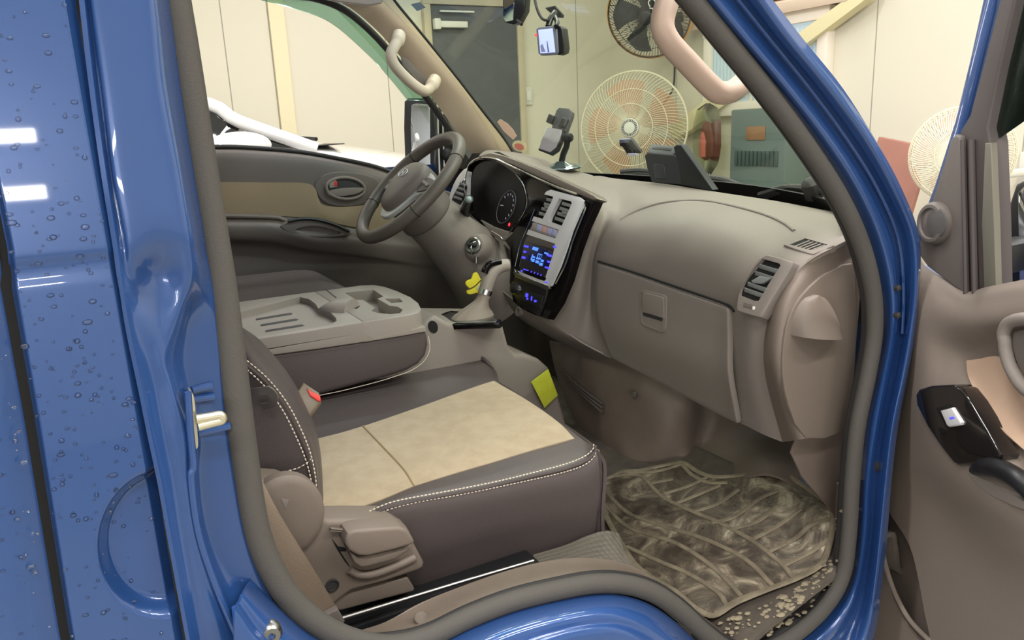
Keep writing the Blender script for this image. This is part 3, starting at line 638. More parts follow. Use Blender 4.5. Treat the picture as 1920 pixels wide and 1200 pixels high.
for r in ribs: tubemesh(bm, [MP.at(x, y, .001) for x, y in [tuple(v)[:2] for v in cr([Vector((a, b, 0)) for a, b in r], 5)]], .0026, 8, flat=1.9, up=MP.n)
putbm('mat_rib', bm, dust, fm)
tube('mat_rim', cr([MP.at(x, y, .001) for x, y in mo], 3, True), .003, dust, fm, 8, True, flat=2, up=MP.n)
# textured under-mat beside the seat base and the wheel hump
tx = mat('studded_rubber', (92, 86, 77), .6, bump=.2, bscale=120)
_n = tx.node_tree; _v = _n.nodes.new('ShaderNodeTexVoronoi'); _v.inputs['Scale'].default_value = 95; _v.inputs['Randomness'].default_value = .15
_b = _n.nodes.new('ShaderNodeBump'); _b.inputs['Strength'].default_value = 1; _b.inputs['Distance'].default_value = .003; _b.invert = True
_n.links.new(_n.nodes['Texture Coordinate'].outputs['Object'], _v.inputs['Vector']); _n.links.new(_v.outputs['Distance'], _b.inputs['Height']); _n.links.new(_b.outputs['Normal'], _n.nodes['Principled BSDF'].inputs['Normal'])
r0 = [(1000,1040),(1060,1022),(1100,1005),(1135,995),(1160,1000)]
r1_ = [(1000,1075),(1070,1058),(1120,1048),(1160,1046),(1180,1050)]
r2_ = [(1000,1100),(1080,1080),(1140,1070),(1195,1075),(1235,1095)]
sheet('wheel_hump_mat', [[Vector(Y(a, b, -.60-.0*i)) for i, (a, b) in enumerate(r0)], [Y(a, b, -.66) for a, b in r1_], [Y(a, b, -.71) for a, b in r2_]], tx, T, 5, thick=.006)
# sill scuff plate, soft plastic
si = [(600,1200),(655,1182),(720,1160),(790,1122),(860,1094),(940,1066),(1010,1048),(1075,1040),(1140,1044),(1195,1062),(1245,1095),(1290,1130),(1340,1165),(1400,1178),(1460,1152),(1530,1100),(1558,1050),(1566,980),(1572,900)]
so = [(640,1215),(700,1212),(760,1205),(830,1178),(895,1145),(970,1116),(1040,1098),(1105,1086),(1168,1086),(1222,1102),(1270,1135),(1318,1180),(1370,1212),(1430,1212),(1485,1182),(1538,1134),(1572,1078),(1582,1000),(1588,900)]
sheet('sill_trim', [[Y(a, b+10, -.705) for a, b in si], [Y(a*.85+c*.15, b*.85+d*.15, -.71) for (a, b), (c, d) in zip(si, so)], [Y(a*.3+c*.7, b*.3+d*.7, -.765) for (a, b), (c, d) in zip(si, so)], [Y(c, d+6, -.785) for c, d in so]], mat('sill_plastic', (118, 105, 93), .5, bump=.4, bscale=500, mott=.12, mscale=14), T, 5, thick=.004)
for a, b in ((790, 1158), (996, 1091)): turned('screw_cover', Y(a, b, -.75), (0, -.35, 1), [(-.003, .010), (.0005, .010), (.0015, .0085), (.0005, .007), (.0005, 0)], M['plastic_warm'], T, 20)
# mud crust on the front of the sill
rows = [[(1345,1168),(1410,1138),(1465,1116),(1515,1088),(1548,1056),(1566,1000),(1572,950)], [(1360,1212),(1430,1196),(1482,1172),(1532,1130),(1568,1080),(1582,1010),(1584,955)]]
bm = bmesh.new(); rnd = random.Random(5)
for k in range(260):
    t = rnd.random(); i = min(5, int(t*6)); u = t*6-i; w = rnd.random()
    a = Vector(rows[0][i]).lerp(Vector(rows[0][i+1]), u); c = Vector(rows[1][i]).lerp(Vector(rows[1][i+1]), u); p = a.lerp(c, w)
    q = Y(p.x, p.y, -.715-.07*w) if w > .6 or t > .7 else MP.at(p.x, p.y, -.011); r = rnd.uniform(.0008, .0042) * (1.7 if rnd.random() > .85 else 1)
    b2 = bmesh.new(); bmesh.ops.create_icosphere(b2, subdivisions=2, radius=1)
    for v in b2.verts: v.co = Vector((v.co.x*r*rnd.uniform(.9, 1.6), v.co.y*r*.9, v.co.z*r*.45))*(1+.2*rnd.random()) + q
    me = bpy.data.meshes.new('d'); b2.to_mesh(me); b2.free(); bm.from_mesh(me); bpy.data.meshes.remove(me)
o = putbm('dried_mud', bm, mat('dried_mud', (158, 146, 122), .9, bump=.8, bscale=300), None, recalc=False); tag(o, 'pale dried mud crusted on the front of the door sill', 'mud', kind='stuff')
# seat rail
tube('seat_rail', [Y(640, 1160, -.66), Y(870, 1090, -.66), Y(1000, 1052, -.66)], .0035, M['steel'], T, 12)
box('seat_rail_channel', Y(800, 1112, -.63)+Vector((-.02, .01, -.03)), (.42, .05, .05), M['black'], T)
# toe board and lower trim under the dashboard
def row(*p): return [X(a, b, x) if k == 'x' else Z(a, b, x) for a, b, k, x in p]
cols = [
 row((1030,640,'x',1.10),(1040,690,'x',1.10),(1058,745,'x',1.10),(1082,800,'x',1.10),(1110,850,'x',1.12)),
 row((1085,650,'x',1.10),(1100,700,'x',1.09),(1118,765,'x',1.09),(1140,820,'x',1.09),(1168,878,'x',1.09)),
 row((1140,650,'x',1.13),(1160,710,'x',1.10),(1172,775,'x',1.09),(1180,830,'x',1.09),(1186,884,'x',1.08)),
 row((1215,680,'x',1.15),(1228,730,'x',1.12),(1235,780,'x',1.11),(1236,830,'x',1.11),(1228,880,'x',1.11)),
 row((1290,720,'x',1.19),(1292,760,'x',1.17),(1288,800,'x',1.17),(1282,835,'x',1.16),(1275,872,'x',1.15)),
 row((1325,740,'x',1.30),(1325,780,'x',1.28),(1318,820,'x',1.26),(1312,850,'x',1.22),(1325,892,'x',1.18)),
 row((1390,750,'x',1.34),(1385,790,'x',1.32),(1370,830,'x',1.28),(1365,862,'x',1.22),(1375,896,'x',1.16)),
 row((1450,780,'x',1.36),(1440,810,'x',1.34),(1430,838,'x',1.28),(1432,862,'x',1.22),(1440,888,'x',1.18)),
 row((1500,800,'x',1.36),(1500,825,'x',1.34),(1500,850,'x',1.30),(1502,880,'x',1.25),(1500,912,'x',1.21))]
sheet('toe_board', cols, M['footwell'], T, 5, thick=.006)
kick = [(1500,800),(1620,780),(1618,800),(1600,900),(1580,985),(1562,962),(1540,935),(1505,895),(1484,850)]
slab('kick_panel', kick, PY(-.70), .004, M['footwell'], T, bevel=.001)
box('far_kick_panel', (1.0, .81, .72), (.8, .02, .7), M['dark_plastic'], T)
box('far_footwell_wall', (1.34, .35, .88), (.02, 1.1, .6), M['footwell'], T)
bm = bmesh.new()
for k in range(3): tubemesh(bm, cr([X(1060+k*4, 700+k*9, 1.085), X(1090+k*4, 728+k*9, 1.075), X(1128, 756+k*8, 1.075)], 4), .0035, 8)
putbm('heater_louvre', bm, M['dark_plastic'], T)
turned('trim_clip', X(1188, 740, 1.09), (-1, -.3, .1), [(-.004, .008), (.002, .008), (.003, .005), (0, .004)], M['dark_plastic'], T, 20)

# ---- windscreen, cowl, wipers
def wsrow(t):   # t=0 base, 1 top
    out = []
    for y, xb, zb_, xt, zt in ((-.73, 1.13, 1.255, .60, 1.90), (-.62, 1.24, 1.262, .68, 1.93), (-.3, 1.36, 1.27, .80, 1.95), (.1, 1.40, 1.275, .84, 1.955), (.45, 1.36, 1.28, .81, 1.95), (.66, 1.25, 1.30, .73, 1.93), (.78, 1.10, 1.30, .62, 1.90)):
        out.append(Vector((xb+(xt-xb)*t-.0*t, y*(1-.05*t), zb_+(zt-zb_)*t)) + Vector((.03, 0, .02))*math.sin(math.pi*t))
    return out
gl = upgrid([wsrow(0), wsrow(.5), wsrow(1)], 6); bm = bmesh.new(); addgrid(bm, gl); bm.normal_update(); face_to_cam(bm)
WS = putbm('windscreen', bm, M['glass'], T, recalc=False)
fr = [[p + Vector((-.012, 0, -.004)) for p in wsrow(-.03)], [p + Vector((-.012, 0, 0)) for p in wsrow(.035)]]
sheet('windscreen_edge_band', fr, M['black'], T, 6, thick=.003)
sheet('cowl_panel', [[p + Vector((-.02, 0, -.02)) for p in wsrow(0)], [p + Vector((.14, 0, -.05)) for p in wsrow(0)], [p + Vector((.22, 0, -.3)) for p in wsrow(0)]], M['black'], T, 5)
sheet('front_panel', [[p + Vector((.2, 0, -.16)) for p in wsrow(0)], [p + Vector((.26, 0, -.5)) for p in wsrow(0)], [p + Vector((.24, 0, -1.1)) for p in wsrow(0)]], M['blue'], T, 5)
for pts in ([(1165, 322, 1.42), (1200, 320, 1.44), (1255, 325, 1.46)], [(1325, 333, 1.38), (1360, 338, 1.38), (1400, 354, 1.37)], [(1425, 366, 1.33), (1480, 352, 1.31), (1560, 358, 1.26)]):
    w = tube('wiper', cr([X(*p) for p in pts], 6), .008, M['rubber_dark'], T, 8)
    tube('wiper_blade', cr([X(p[0]+3, p[1]+6, p[2]-.005) for p in pts], 6), .004, M['black'], w, 6)
turned('wiper_pivot', X(1524, 352, 1.27), (-.5, 0, 1), [(-.02, .02), (.012, .02), (.02, .012), (.022, 0)], M['rubber_dark'], T, 20)
# ---- dashboard skin
def R_(*p): return [X(a, b, x) for a, b, x in p]
dc_ = [
 R_((1108,330,1.31),(1108,345,1.2),(1108,358,1.1),(1106,370,1.03),(1100,398,1.012),(1086,450,.995),(1070,495,.98),(1050,545,.96),(1030,600,.945)),
 R_((1126,330,1.31),(1124,348,1.2),(1123,367,1.1),(1121,388,1.04),(1114,424,1.02),(1102,470,1.01),(1092,515,1.0),(1080,570,.985),(1064,628,.975)),
 R_((1148,334,1.30),(1146,350,1.2),(1143,378,1.1),(1137,404,1.058),(1126,436,1.036),(1115,474,1.028),(1109,512,1.024),(1104,580,1.02),(1100,646,1.015)),
 R_((1166,336,1.30),(1164,352,1.2),(1164,390,1.10),(1156,409,1.062),(1140,436,1.035),(1125,470,1.018),(1119,500,1.012),(1118,580,1.018),(1142,668,1.03)),
 R_((1205,340,1.29),(1205,356,1.2),(1207,378,1.12),(1200,394,1.092),(1186,428,1.03),(1176,474,1.004),(1180,514,1.0),(1182,600,1.006),(1210,700,1.03)),
 R_((1262,347,1.28),(1262,360,1.2),(1262,374,1.14),(1258,382,1.11),(1250,420,1.035),(1242,475,1.0),(1248,536,.995),(1256,622,1.0),(1280,737,1.03)),
 R_((1345,360,1.27),(1345,369,1.2),(1345,380,1.13),(1343,389,1.105),(1334,430,1.035),(1326,490,.995),(1330,563,.99),(1340,660,.998),(1355,780,1.025)),
 R_((1450,376,1.25),(1450,387,1.18),(1445,400,1.125),(1436,412,1.095),(1410,458,1.02),(1388,518,.982),(1377,580,.978),(1376,680,.99),(1396,797,1.02)),
 R_((1530,391,1.24),(1525,402,1.17),(1512,420,1.11),(1495,437,1.07),(1462,484,1.01),(1424,542,.972),(1408,604,.968),(1405,700,.985),(1432,815,1.02)),
 R_((1604,404,1.22),(1603,418,1.16),(1596,444,1.10),(1562,464,1.055),(1510,495,1.01),(1464,545,.985),(1437,610,.978),(1434,700,.99),(1467,829,1.03))]
D = sheet('dashboard', dc_, M['plastic'], T, 6, thick=.006, sharp=60)
# end cap
e0 = [(1606,452),(1562,465),(1510,495),(1464,545),(1437,610),(1434,700),(1467,829)]; ex = [1.125,1.055,1.01,.985,.978,.99,1.03]
e1 = [(1608,478),(1577,487),(1535,505),(1490,552),(1466,618),(1462,700),(1500,824)]; e2_ = [(1612,500),(1600,500),(1575,540),(1555,600),(1540,660),(1535,730),(1545,818)]; e3_ = [(1616,510),(1612,560),(1608,610),(1604,660),(1600,720),(1592,770),(1580,812)]
cap = sheet('dashboard_end_cap', [[X(a, b, x) for (a, b), x in zip(e0, ex)], [Y(a, b, -.735) for a, b in e1], [Y(a, b, -.738) for a, b in e2_], [Y(a, b, -.735) for a, b in e3_]], M['plastic_warm'], D, 5, thick=.005, sharp=60)
seam_ = [(1598,492),(1560,503),(1535,518),(1500,552),(1478,590),(1467,640),(1465,700),(1476,760),(1508,822)]
fcover = slab('fuse_box_cover', [(1598,494),(1562,506),(1537,521),(1503,555),(1481,593),(1470,643),(1468,700),(1479,760),(1511,822),(1578,811),(1594,770),(1602,700),(1606,620),(1604,540)], PY(-.7385), .006, M['plastic_warm'], D, off=.0025, bevel=.0022, curve=2)
rows = []   # half-round bulge with a flat underside
c = PY(-.741); cx0 = 1527
bm = bmesh.new(); G = []
for i in range(13):
    u = i/12; py = 552+u*76; hw_ = 42*math.sin(math.acos(max(-1, 1-1.0*u)))*.999+.5; r = []
    for j in range(17):
        v = -1+j/8; dome = math.sqrt(max(0, 1-v*v))*(.010+.030*u**1.3)
        p = c.at(cx0+v*hw_-2*u, py-(0 if abs(v) < 1 else 0)); r.append(p+Vector((0, -dome, 0)))
    G.append(r)
V = addgrid(bm, G); b0 = [v for v in V[-1]]; base = [bm.verts.new(c.at(cx0+(-1+j/8)*42-2, 628)) for j in range(17)]
for j in range(16):
    try: bm.faces.new((b0[j], b0[j+1], base[j+1], base[j]))
    except ValueError: pass
bmesh.ops.remove_doubles(bm, verts=bm.verts, dist=.0003)
putbm('cover_bulge', bm, M['plastic_warm'], D, sharp=50)
# glove box lid
gp = pl3(X(1122, 494, 1.008), X(1368, 576, .980), X(1340, 765, 1.02))
gl_o = [(1122,494),(1180,512),(1262,540),(1335,565),(1360,574),(1370,584),(1369,640),(1370,700),(1376,745),(1384,792),(1340,773),(1290,748),(1240,718),(1190,688),(1146,669),(1131,630),(1121,580),(1118,530)]
lid = [[X(1122,494,1.006),X(1182,513,.993),X(1262,541,.987),X(1335,566,.981),X(1368,578,.975)],
       [X(1119,545,1.004),X(1180,570,.993),X(1262,598,.987),X(1336,625,.982),X(1369,640,.975)],
       [X(1124,605,1.010),X(1185,632,.998),X(1268,664,.990),X(1340,692,.985),X(1370,705,.979)],
       [X(1147,670,1.022),X(1202,698,1.018),X(1286,742,1.016),X(1352,777,1.014),X(1386,793,1.010)]]
G = upgrid(lid, 8); bm = bmesh.new(); addgrid(bm, G); bm.normal_update(); face_to_cam(bm); bm.normal_update()
for v in bm.verts: v.co += v.normal*.004
solid(bm, .012); bmesh.ops.recalc_face_normals(bm, faces=bm.faces)
be = [e for e in bm.edges if len(e.link_faces) == 2 and e.calc_face_angle(0) > 1.0]
bmesh.ops.bevel(bm, geom=be, offset=.0022, segments=2, profile=.5, affect='EDGES', clamp_overlap=True)
HLo = putbm('glove_box_lid', bm, M['plastic'], D, sharp=50)
tube('glove_box_gap', cr([X(a, b, x) for a, b, x in ((1121,490,1.005),(1180,508,.992),(1262,536,.985),(1335,561,.979),(1366,573,.974),(1376,584,.972))], 6), .0024, M['void'], D, 8)
from mathutils.bvhtree import BVHTree
def hitter(o):
    me = o.data; off = BASE[o]; t = BVHTree.FromPolygons([v.co+off for v in me.vertices], [tuple(p.vertices) for p in me.polygons])
    def f(x, y): return t.ray_cast(CAM, ray(x, y))[0]
    return f
def touch(H, tri, more):
    p = pl3(*[H(*q) for q in tri]); m_ = max(0, max((H(*q)-p.p).dot(p.n) for q in more)); return Pl(p.p+p.n*m_, p.n)
HL = hitter(HLo)
hb = touch(HL, ((1204, 550), (1242, 560), (1208, 608)), ((1225, 580), (1240, 610), (1204, 590), (1222, 552)))
h = slab('glove_box_handle', [(1199,548),(1202,544),(1206,543),(1243,553),(1248,557),(1249,562),(1248,612),(1245,622),(1240,624),(1208,612),(1201,605)], hb, .006, M['plastic'], D, off=.003, bevel=.0012)
cut(h, [cutter([(1203,549),(1206,547),(1242,557),(1245,561),(1244,612),(1242,618),(1238,620),(1210,609),(1205,603)], hb, .01, -.0008)])
slab('handle_lever', [(1204,549),(1207,548),(1241,557),(1244,561),(1244,597),(1204,585)], hb, .004, M['plastic'], D, off=.0058, bevel=.0012)
slab('painted_lever_shadow', [(1205,585),(1243,597),(1243,603),(1206,592)], hb, .0006, M['rubber_dark'], D, off=.0012, bevel=0)  # thin dark strip paints the shade under the lever edge
# side air vent
HD = hitter(D)
vp = pl3(HD(1437, 484), HD(1470, 495), HD(1395, 570)); mx_ = max((HD(a, b)-vp.p).dot(vp.n) for a, b in ((1437,484),(1455,520),(1440,550),(1410,530),(1400,560),(1425,580),(1460,510),(1425,500)))
vp = Pl(vp.p+vp.n*mx_, vp.n)
vp = Pl(vp.p, vp.n)
vf = slab('air_vent', [(1432,480),(1440,478),(1480,489),(1485,494),(1478,510),(1452,552),(1440,572),(1428,592),(1420,594),(1386,584),(1381,577),(1385,550),(1402,514),(1420,487)], vp, .02, M['plastic'], D, off=.0065, bevel=.0025, curve=3)
vo = [(1434,487),(1466,496),(1468,500),(1452,524),(1438,548),(1427,566),(1420,566),(1392,555),(1393,545),(1402,528),(1418,504)]
cut(vf, [cutter(vo, vp, .02, -.0012)])
slab('vent_cavity', [(1436,486),(1470,498),(1430,568),(1420,569),(1389,556),(1400,526)], vp, .001, M['void'], D, off=.0018, bevel=0)
slatm = mat('vent_slat', (120, 122, 120), .4)
for (x0, y0), (x1, y1) in (((1424,499),(1461,510)), ((1416,512),(1452,524)), ((1402,532),(1442,546)), ((1396,543),(1433,556))):
    a, b = vp.at(x0, y0, .0045), vp.at(x1, y1, .0045); rot = frame(b-a, vp.n)
    box('vent_slat', (a+b)/2, ((b-a).length, .008, .0016), slatm, D, rot @ Matrix.Rotation(.5, 3, 'X'), .0006)
slab('vent_knob', [(1408,526),(1424,517),(1446,521),(1430,531),(1424,532),(1410,530)], vp, .005, slatm, D, off=.0085, bevel=.0015)
w = slab('vent_wheel', [(1394,566),(1413,571),(1411,580),(1393,575)], vp, .004, M['dark_plastic'], D, off=.0075, bevel=.001)
slab('vent_wheel_mark', [(1411,574),(1415,575),(1413,581),(1410,580)], vp, .002, M['whitep'], D, off=.0082, bevel=.0004)
# defroster vent on the top
tp = pl3(HD(1482, 460), HD(1514, 449), HD(1552, 461)); mt_ = max((HD(a, b)-tp.p).dot(tp.n) for a, b in ((1480,460),(1512,448),(1556,461),(1523,472),(1516,460))); tp = Pl(tp.p+tp.n*mt_, tp.n)
dv = slab('defroster_vent', [(1472,460),(1476,457),(1508,446),(1518,446),(1558,458),(1561,461),(1530,474),(1518,475)], tp, .012, M['plastic'], D, off=.002, bevel=.001, curve=2)
dvo = [(1481,460),(1510,448.5),(1552,460.5),(1523,471.5)]
cut(dv, [cutter(dvo, tp, .01, -.0006)])
slab('defroster_cavity', [(1480,460),(1510,448),(1553,460),(1523,472)], tp, .0008, M['void'], D, off=.0008, bevel=0)
bm = bmesh.new()
for k in range(5):
    u = (k+.9)/5.8; a = Vector(dvo[0]).lerp(Vector(dvo[3]), u) if False else Vector(dvo[0]).lerp(Vector(dvo[3]), u); b = Vector(dvo[1]).lerp(Vector(dvo[2]), u)
    prism(bm, [tp.at(a.x, a.y, .0018), tp.at(b.x, b.y, .0018), tp.at(b.x+2.5, b.y+.8, .0018), tp.at(a.x+2.5, a.y+.8, .0018)], -tp.n*.001)
putbm('defroster_grille', bm, M['plastic'], D)
# raised rim over the bulge on the dash top
tube('dash_crease', cr([HD(a, b) for a, b in ((1163,412),(1180,402),(1203,392),(1232,383),(1262,378),(1297,376),(1330,378),(1366,385),(1400,393),(1428,401),(1450,409),(1472,420),(1489,433))], 5), .0035, M['plastic'], D, 8)
# ---- left part: top of the instrument hood
top = [
 [(1112,329,1.31),(1075,318,1.33),(1045,307,1.33),(1008,294,1.30),(968,286,1.24),(935,282,1.17),(912,282,1.10),(902,288,1.04)],
 [(1111,345,1.20),(1078,335,1.23),(1048,322,1.24),(1010,305,1.22),(972,293,1.17),(940,286,1.12),(915,285,1.07),(900,290,1.03)],
 [(1110,362,1.07),(1082,352,1.10),(1050,338,1.11),(1012,320,1.11),(975,305,1.08),(944,294,1.05),(918,290,1.03),(898,293,1.01)]]
HOOD = sheet('instrument_hood', [[X(*p) for p in r] for r in top], M['plastic'], D, 5, thick=.006)
FP = pl3(X(1035, 352, 1.01), X(1100, 378, 1.01), X(985, 560, .93))
FP = Pl(X(1035, 352, 1.01), Vector((0, 1, 0)).cross(X(985, 560, .93)-X(1030, 352, 1.01)))
hoodm = mat('bronze_trim', (112, 102, 94), .3, .2)
slab('hood_lip', [(897,292),(918,287),(945,292),(975,303),(1012,318),(1050,336),(1085,352),(1114,366),(1119,373),(1112,376),(1080,363),(1040,346),(1000,328),(960,309),(930,299),(908,297)], FP, .03, hoodm, D, off=.012, bevel=.003)
tube('hood_chrome', cr([FP.at(a, b, .014) for a, b in ((874,368),(871,345),(876,318),(884,304),(898,296.5),(915,295.5),(930,298.5),(945,305),(968,316),(1000,331),(1040,349),(1082,364))], 5), .0026, M['chrome'], D, 8)
fo = [(872,376),(869,345),(874,316),(884,302),(898,295),(916,293),(932,297),(985,321),(1040,344),(1090,364),(1119,374),(1110,395),(1096,425),(1080,470),(1064,525),(1046,567),(1026,598),(1000,590),(980,580),(962,566),(955,530),(957,490),(956,465),(945,450),(905,425),(880,400)]
gb = slab('gloss_fascia', fo, FP, .02, M['gloss'], D, off=.004, bevel=.002)
co = [(878,380),(874,348),(879,318),(888,306),(900,300.5),(916,299.5),(930,303),(948,312),(968,327),(980,345),(987,370),(986,388),(978,405),(962,428),(948,446),(925,437),(900,420),(884,402)]
cut(gb, [cutter(co, FP, .03, .05, 2)])
CP = Pl(FP.p - FP.n*.045, FP.n)
cl = slab('instrument_cluster', [(862,400),(862,330),(885,288),(935,285),(985,310),(1005,370),(985,425),(950,460),(900,440)], CP, .006, mat('cluster_face', (18, 15, 17), .4, spec=.2), D, bevel=0)
tube('cluster_rim', cr([FP.at(a, b, .0055) for a, b in ((968,327),(981,346),(988,372),(986,390),(977,408),(961,431),(945,448),(938,443),(922,433))], 5), .0016, M['chrome'], D, 6)
def ell(cx, cy, a, b, ang, n=40, t0=0, t1=1): 
    return [(cx+a*math.cos(t)*math.cos(ang)-b*math.sin(t)*math.sin(ang), cy+a*math.cos(t)*math.sin(ang)+b*math.sin(t)*math.cos(ang)) for t in [2*math.pi*(t0+(t1-t0)*k/n) for k in range(n+1)]]
gm = mat('gauge_ring', (120, 118, 122), .3)
tube('gauge_ring', [CP.at(x, y, .003) for x, y in ell(949, 388, 15, 32, .35)[:-1]], .0009, gm, cl, 6, True)
bm = bmesh.new()
for k in range(9):
    t = -2.4+k*.42; x, y = 949+11.5*math.cos(t)*.94-25*math.sin(t)*.34, 388+11.5*math.cos(t)*.34+25*math.sin(t)*.94
    boxm(bm, CP.at(x, y, .003), (.001, .0022, .006))
boxm(bm, CP.at(941, 385, .004), (.001, .018, .002), bevel=0)
putbm('gauge_marks', bm, mat('gauge_white', (200, 200, 215), .4, emit=(150, 150, 180), estr=.35), cl)
turned('warning_light', CP.at(955, 421, .002), CP.n, [(0, .005), (.001, .005), (.0011, 0)], M['ledred'], cl, 16)
slab('cluster_lower_cover', [(900,412),(922,424),(945,432),(962,436),(948,449),(944,452),(936,449),(922,440)], FP, .01, M['plastic'], D, off=.006, bevel=.002)
# left round-edged vent beside the cluster
lv = Pl(X(860, 350, 1.0), FP.n)
lvf = slab('air_vent', [(874,315),(862,325),(850,345),(843,366),(841,376),(846,384),(860,391),(870,380),(872,335)], lv, .02, M['silver'], D, off=.004, bevel=.003, curve=2)
slab('vent_cavity', [(869,337),(860,348),(850,366),(847,375),(862,384),(870,372),(874,350)], lv, .004, M['void'], D, off=.006, bevel=.0005)
for k in range(4):
    a, b = lv.at(851+k*3.6, 369-k*8.5, .009), lv.at(866+k*2.6, 374-k*9, .009); box('vent_slat', (a+b)/2, ((b-a).length, .008, .0018), slatm, D, frame(b-a, lv.n), .0005)
slab('vent_knob', [(858,360),(868,364),(867,368),(857,365)], lv, .004, slatm, D, off=.014, bevel=.001)
# ---- centre stack
sb = slab('centre_stack_bezel', [(1018,366),(1024,358),(1032,355),(1088,370),(1096,376),(1096,385),(1089,400),(1075,432),(1064,466),(1052,500),(1036,536),(1030,538),(975,515),(968,507),(973,480),(982,450),(993,423),(1006,390)], FP, .016, M['silver'], D, off=.014, bevel=.003, curve=0)
sb.data.materials.append(mat('bezel_side', (40, 38, 40), .15, .6))
for p_ in sb.data.polygons:
    if abs(p_.normal.dot(FP.n)) < .3: p_.material_index = 1
o1 = [(1028,366),(1046,371),(1044,378),(1026,413),(1007,407),(1010,396)]; o2 = [(1057,374),(1080,380),(1081,384),(1074,400),(1062,426),(1037,417),(1040,408)]
o3 = [(1002,415),(1057,433),(1050,449),(993,430)]; o4 = [(989,439),(1050,459),(1046,478),(1030,527),(1023,527),(975,508),(974,500),(982,456)]
for o_ in (o1, o2, o3, o4): cut(sb, [cutter(o_, FP, .03, -.003)])
for o_ in (o1, o2): 
    slab('vent_cavity', o_, FP, .002, M['void'], D, off=.004, bevel=0)
for (A, B, C, Dd) in (((1028,367),(1046,371),(1026,413),(1007,407)), ((1057,374),(1081,381),(1062,426),(1037,417))):
    for k in range(4):
        u = (k+.75)/4.6; a = Vector(A).lerp(Vector(Dd), u); b = Vector(B).lerp(Vector(C), u); p, q = FP.at(a.x, a.y, .009), FP.at(b.x, b.y, .009)
        box('vent_slat', (p+q)/2, ((q-p).length, .008, .0014), slatm, D, frame(q-p, FP.n), .0004)
    m_ = (Vector(A)+Vector(B)+Vector(C)+Vector(Dd))/4; slab('vent_knob', [(m_.x-6, m_.y-4), (m_.x+7, m_.y), (m_.x+5, m_.y+4), (m_.x-7, m_.y)], FP, .004, slatm, D, off=.0125, bevel=.001)
sr = slab('switch_row', o3, FP, .006, mat('switch_grey', (140, 136, 130), .5), D, off=.0125, bevel=.001)
for k in range(6):
    a = Vector(o3[0]).lerp(Vector(o3[1]), (k+.5)/6); b = Vector(o3[3]).lerp(Vector(o3[2]), (k+.5)/6); m_ = (a+b)/2
    slab('switch_button', [(m_.x-3.6, m_.y-7), (m_.x+4.4, m_.y-4.4), (m_.x+1.8, m_.y+6.4), (m_.x-5.6, m_.y+4)], FP, .003, [M['console'], mat('switch_blue', (158, 160, 200), .5), mat('switch_rose', (196, 150, 140), .5)][(0, 1, 2, 1, 1, 0)[k]], sr, off=.0138, bevel=.0006)
rd = slab('radio', o4, FP, .012, mat('radio_face', (44, 42, 44), .3, coat=.3), D, off=.0115, bevel=.001)
slab('radio_slot', [(990,441),(1047,460),(1043,469),(986,453)], FP, .002, mat('radio_panel', (84, 78, 72), .4), rd, off=.0128, bevel=.0005)
slab('radio_display', [(998,459),(1042,474),(1033,505),(986,489)], FP, .002, mat('display_dark', (20, 22, 50), .1, emit=(20, 26, 80), estr=.25), rd, off=.0128, bevel=.0004)
def bits(name, lst, m, off=.0145):
    bm = bmesh.new()
    for (x, y, w, h) in lst:
        k = .30; prism(bm, [FP.at(x-w/2+h*.17, y-h/2-w*k/2, off), FP.at(x+w/2+h*.17, y-h/2+w*k/2, off), FP.at(x+w/2-h*.17, y+h/2+w*k/2, off), FP.at(x-w/2-h*.17, y+h/2-w*k/2, off)], -FP.n*.0006)
    return putbm(name, bm, m, rd, smooth=False)
bits('display_segments', [(1003.5,466.5,10,6),(1011,481,7.5,10),(1007,491,6,5),(1007.5,485,5,2.5),(999,488,5.5,5),(997,482,1.6,10),(1000.5,482,4.5,3),(1014,495.5,6,5),(1016.5,489,5,4),(1024,475,7,3)], M['lcd'])
bits('display_digits', [(1010,480,2.3,5.5),(1013.4,481,2.3,5.5)], mat('digit_dark', (30, 40, 90), .4), .0152)
bits('radio_keys', [(986.5,462,8,3.2),(984,472,5,3),(981.5,483,6,4),(1030,479,9,4),(1029,491,6,3.4),(1026,502,9,3),(1040,463,6,3.4)], M['led'], .0142)
slab('radio_preset_bar', [(982,503),(1022,518),(1024,523),(1020,527),(984,513),(979,508)], FP, .003, M['gloss'], rd, off=.0145, bevel=.001)
bits('preset_marks', [(986,506,9,1.6),(996,509.5,1.4,3),(1002,511.5,1.4,3),(1008,513.5,1.4,3),(1014,516,1.4,3),(978,508,3,2.4),(1024,529,4,2.2)], M['led'], .0152)
slab('stack_chrome_rim', [(964,504),(968,512),(1028,535),(1030,541),(1024,544),(966,520),(962,512)], FP, .01, M['steel'], D, off=.018, bevel=.002)
lowp = slab('lower_panel', [(964,518),(1026,543),(1022,560),(1010,592),(998,587),(970,570),(960,545)], FP, .01, mat('lower_panel_black', (26, 24, 25), .3), D, off=.010, bevel=.002)
slab('switch_pod', [(983,544),(1018,555),(1012,578),(979,563)], FP, .004, M['black'], D, off=.0135, bevel=.001)
def bits2(name, lst, m):
    bm = bmesh.new()
    for (x, y, w, h) in lst: prism(bm, [FP.at(x-w/2, y-h/2, .0145), FP.at(x+w/2, y-h/2+1, .0145), FP.at(x+w/2-1, y+h/2+1, .0145), FP.at(x-w/2-1, y+h/2, .0145)], -FP.n*.0006)
    return putbm(name, bm, m, lowp, smooth=False)
bits2('switch_lights', [(988,553,4.5,7),(989,559.5,3,3),(997,559,2,8),(1004,564,4,4)], M['led'])
turned('rotary_knob', FP.at(968, 541, .008), FP.n, [(0, .014), (.012, .013), (.014, .010), (.014, 0)], M['black'], D, 24)
turned('knob_ring', FP.at(968, 541, .010), FP.n, [(0, .0155), (.003, .0155), (.003, .0135)], M['chrome'], D, 24)
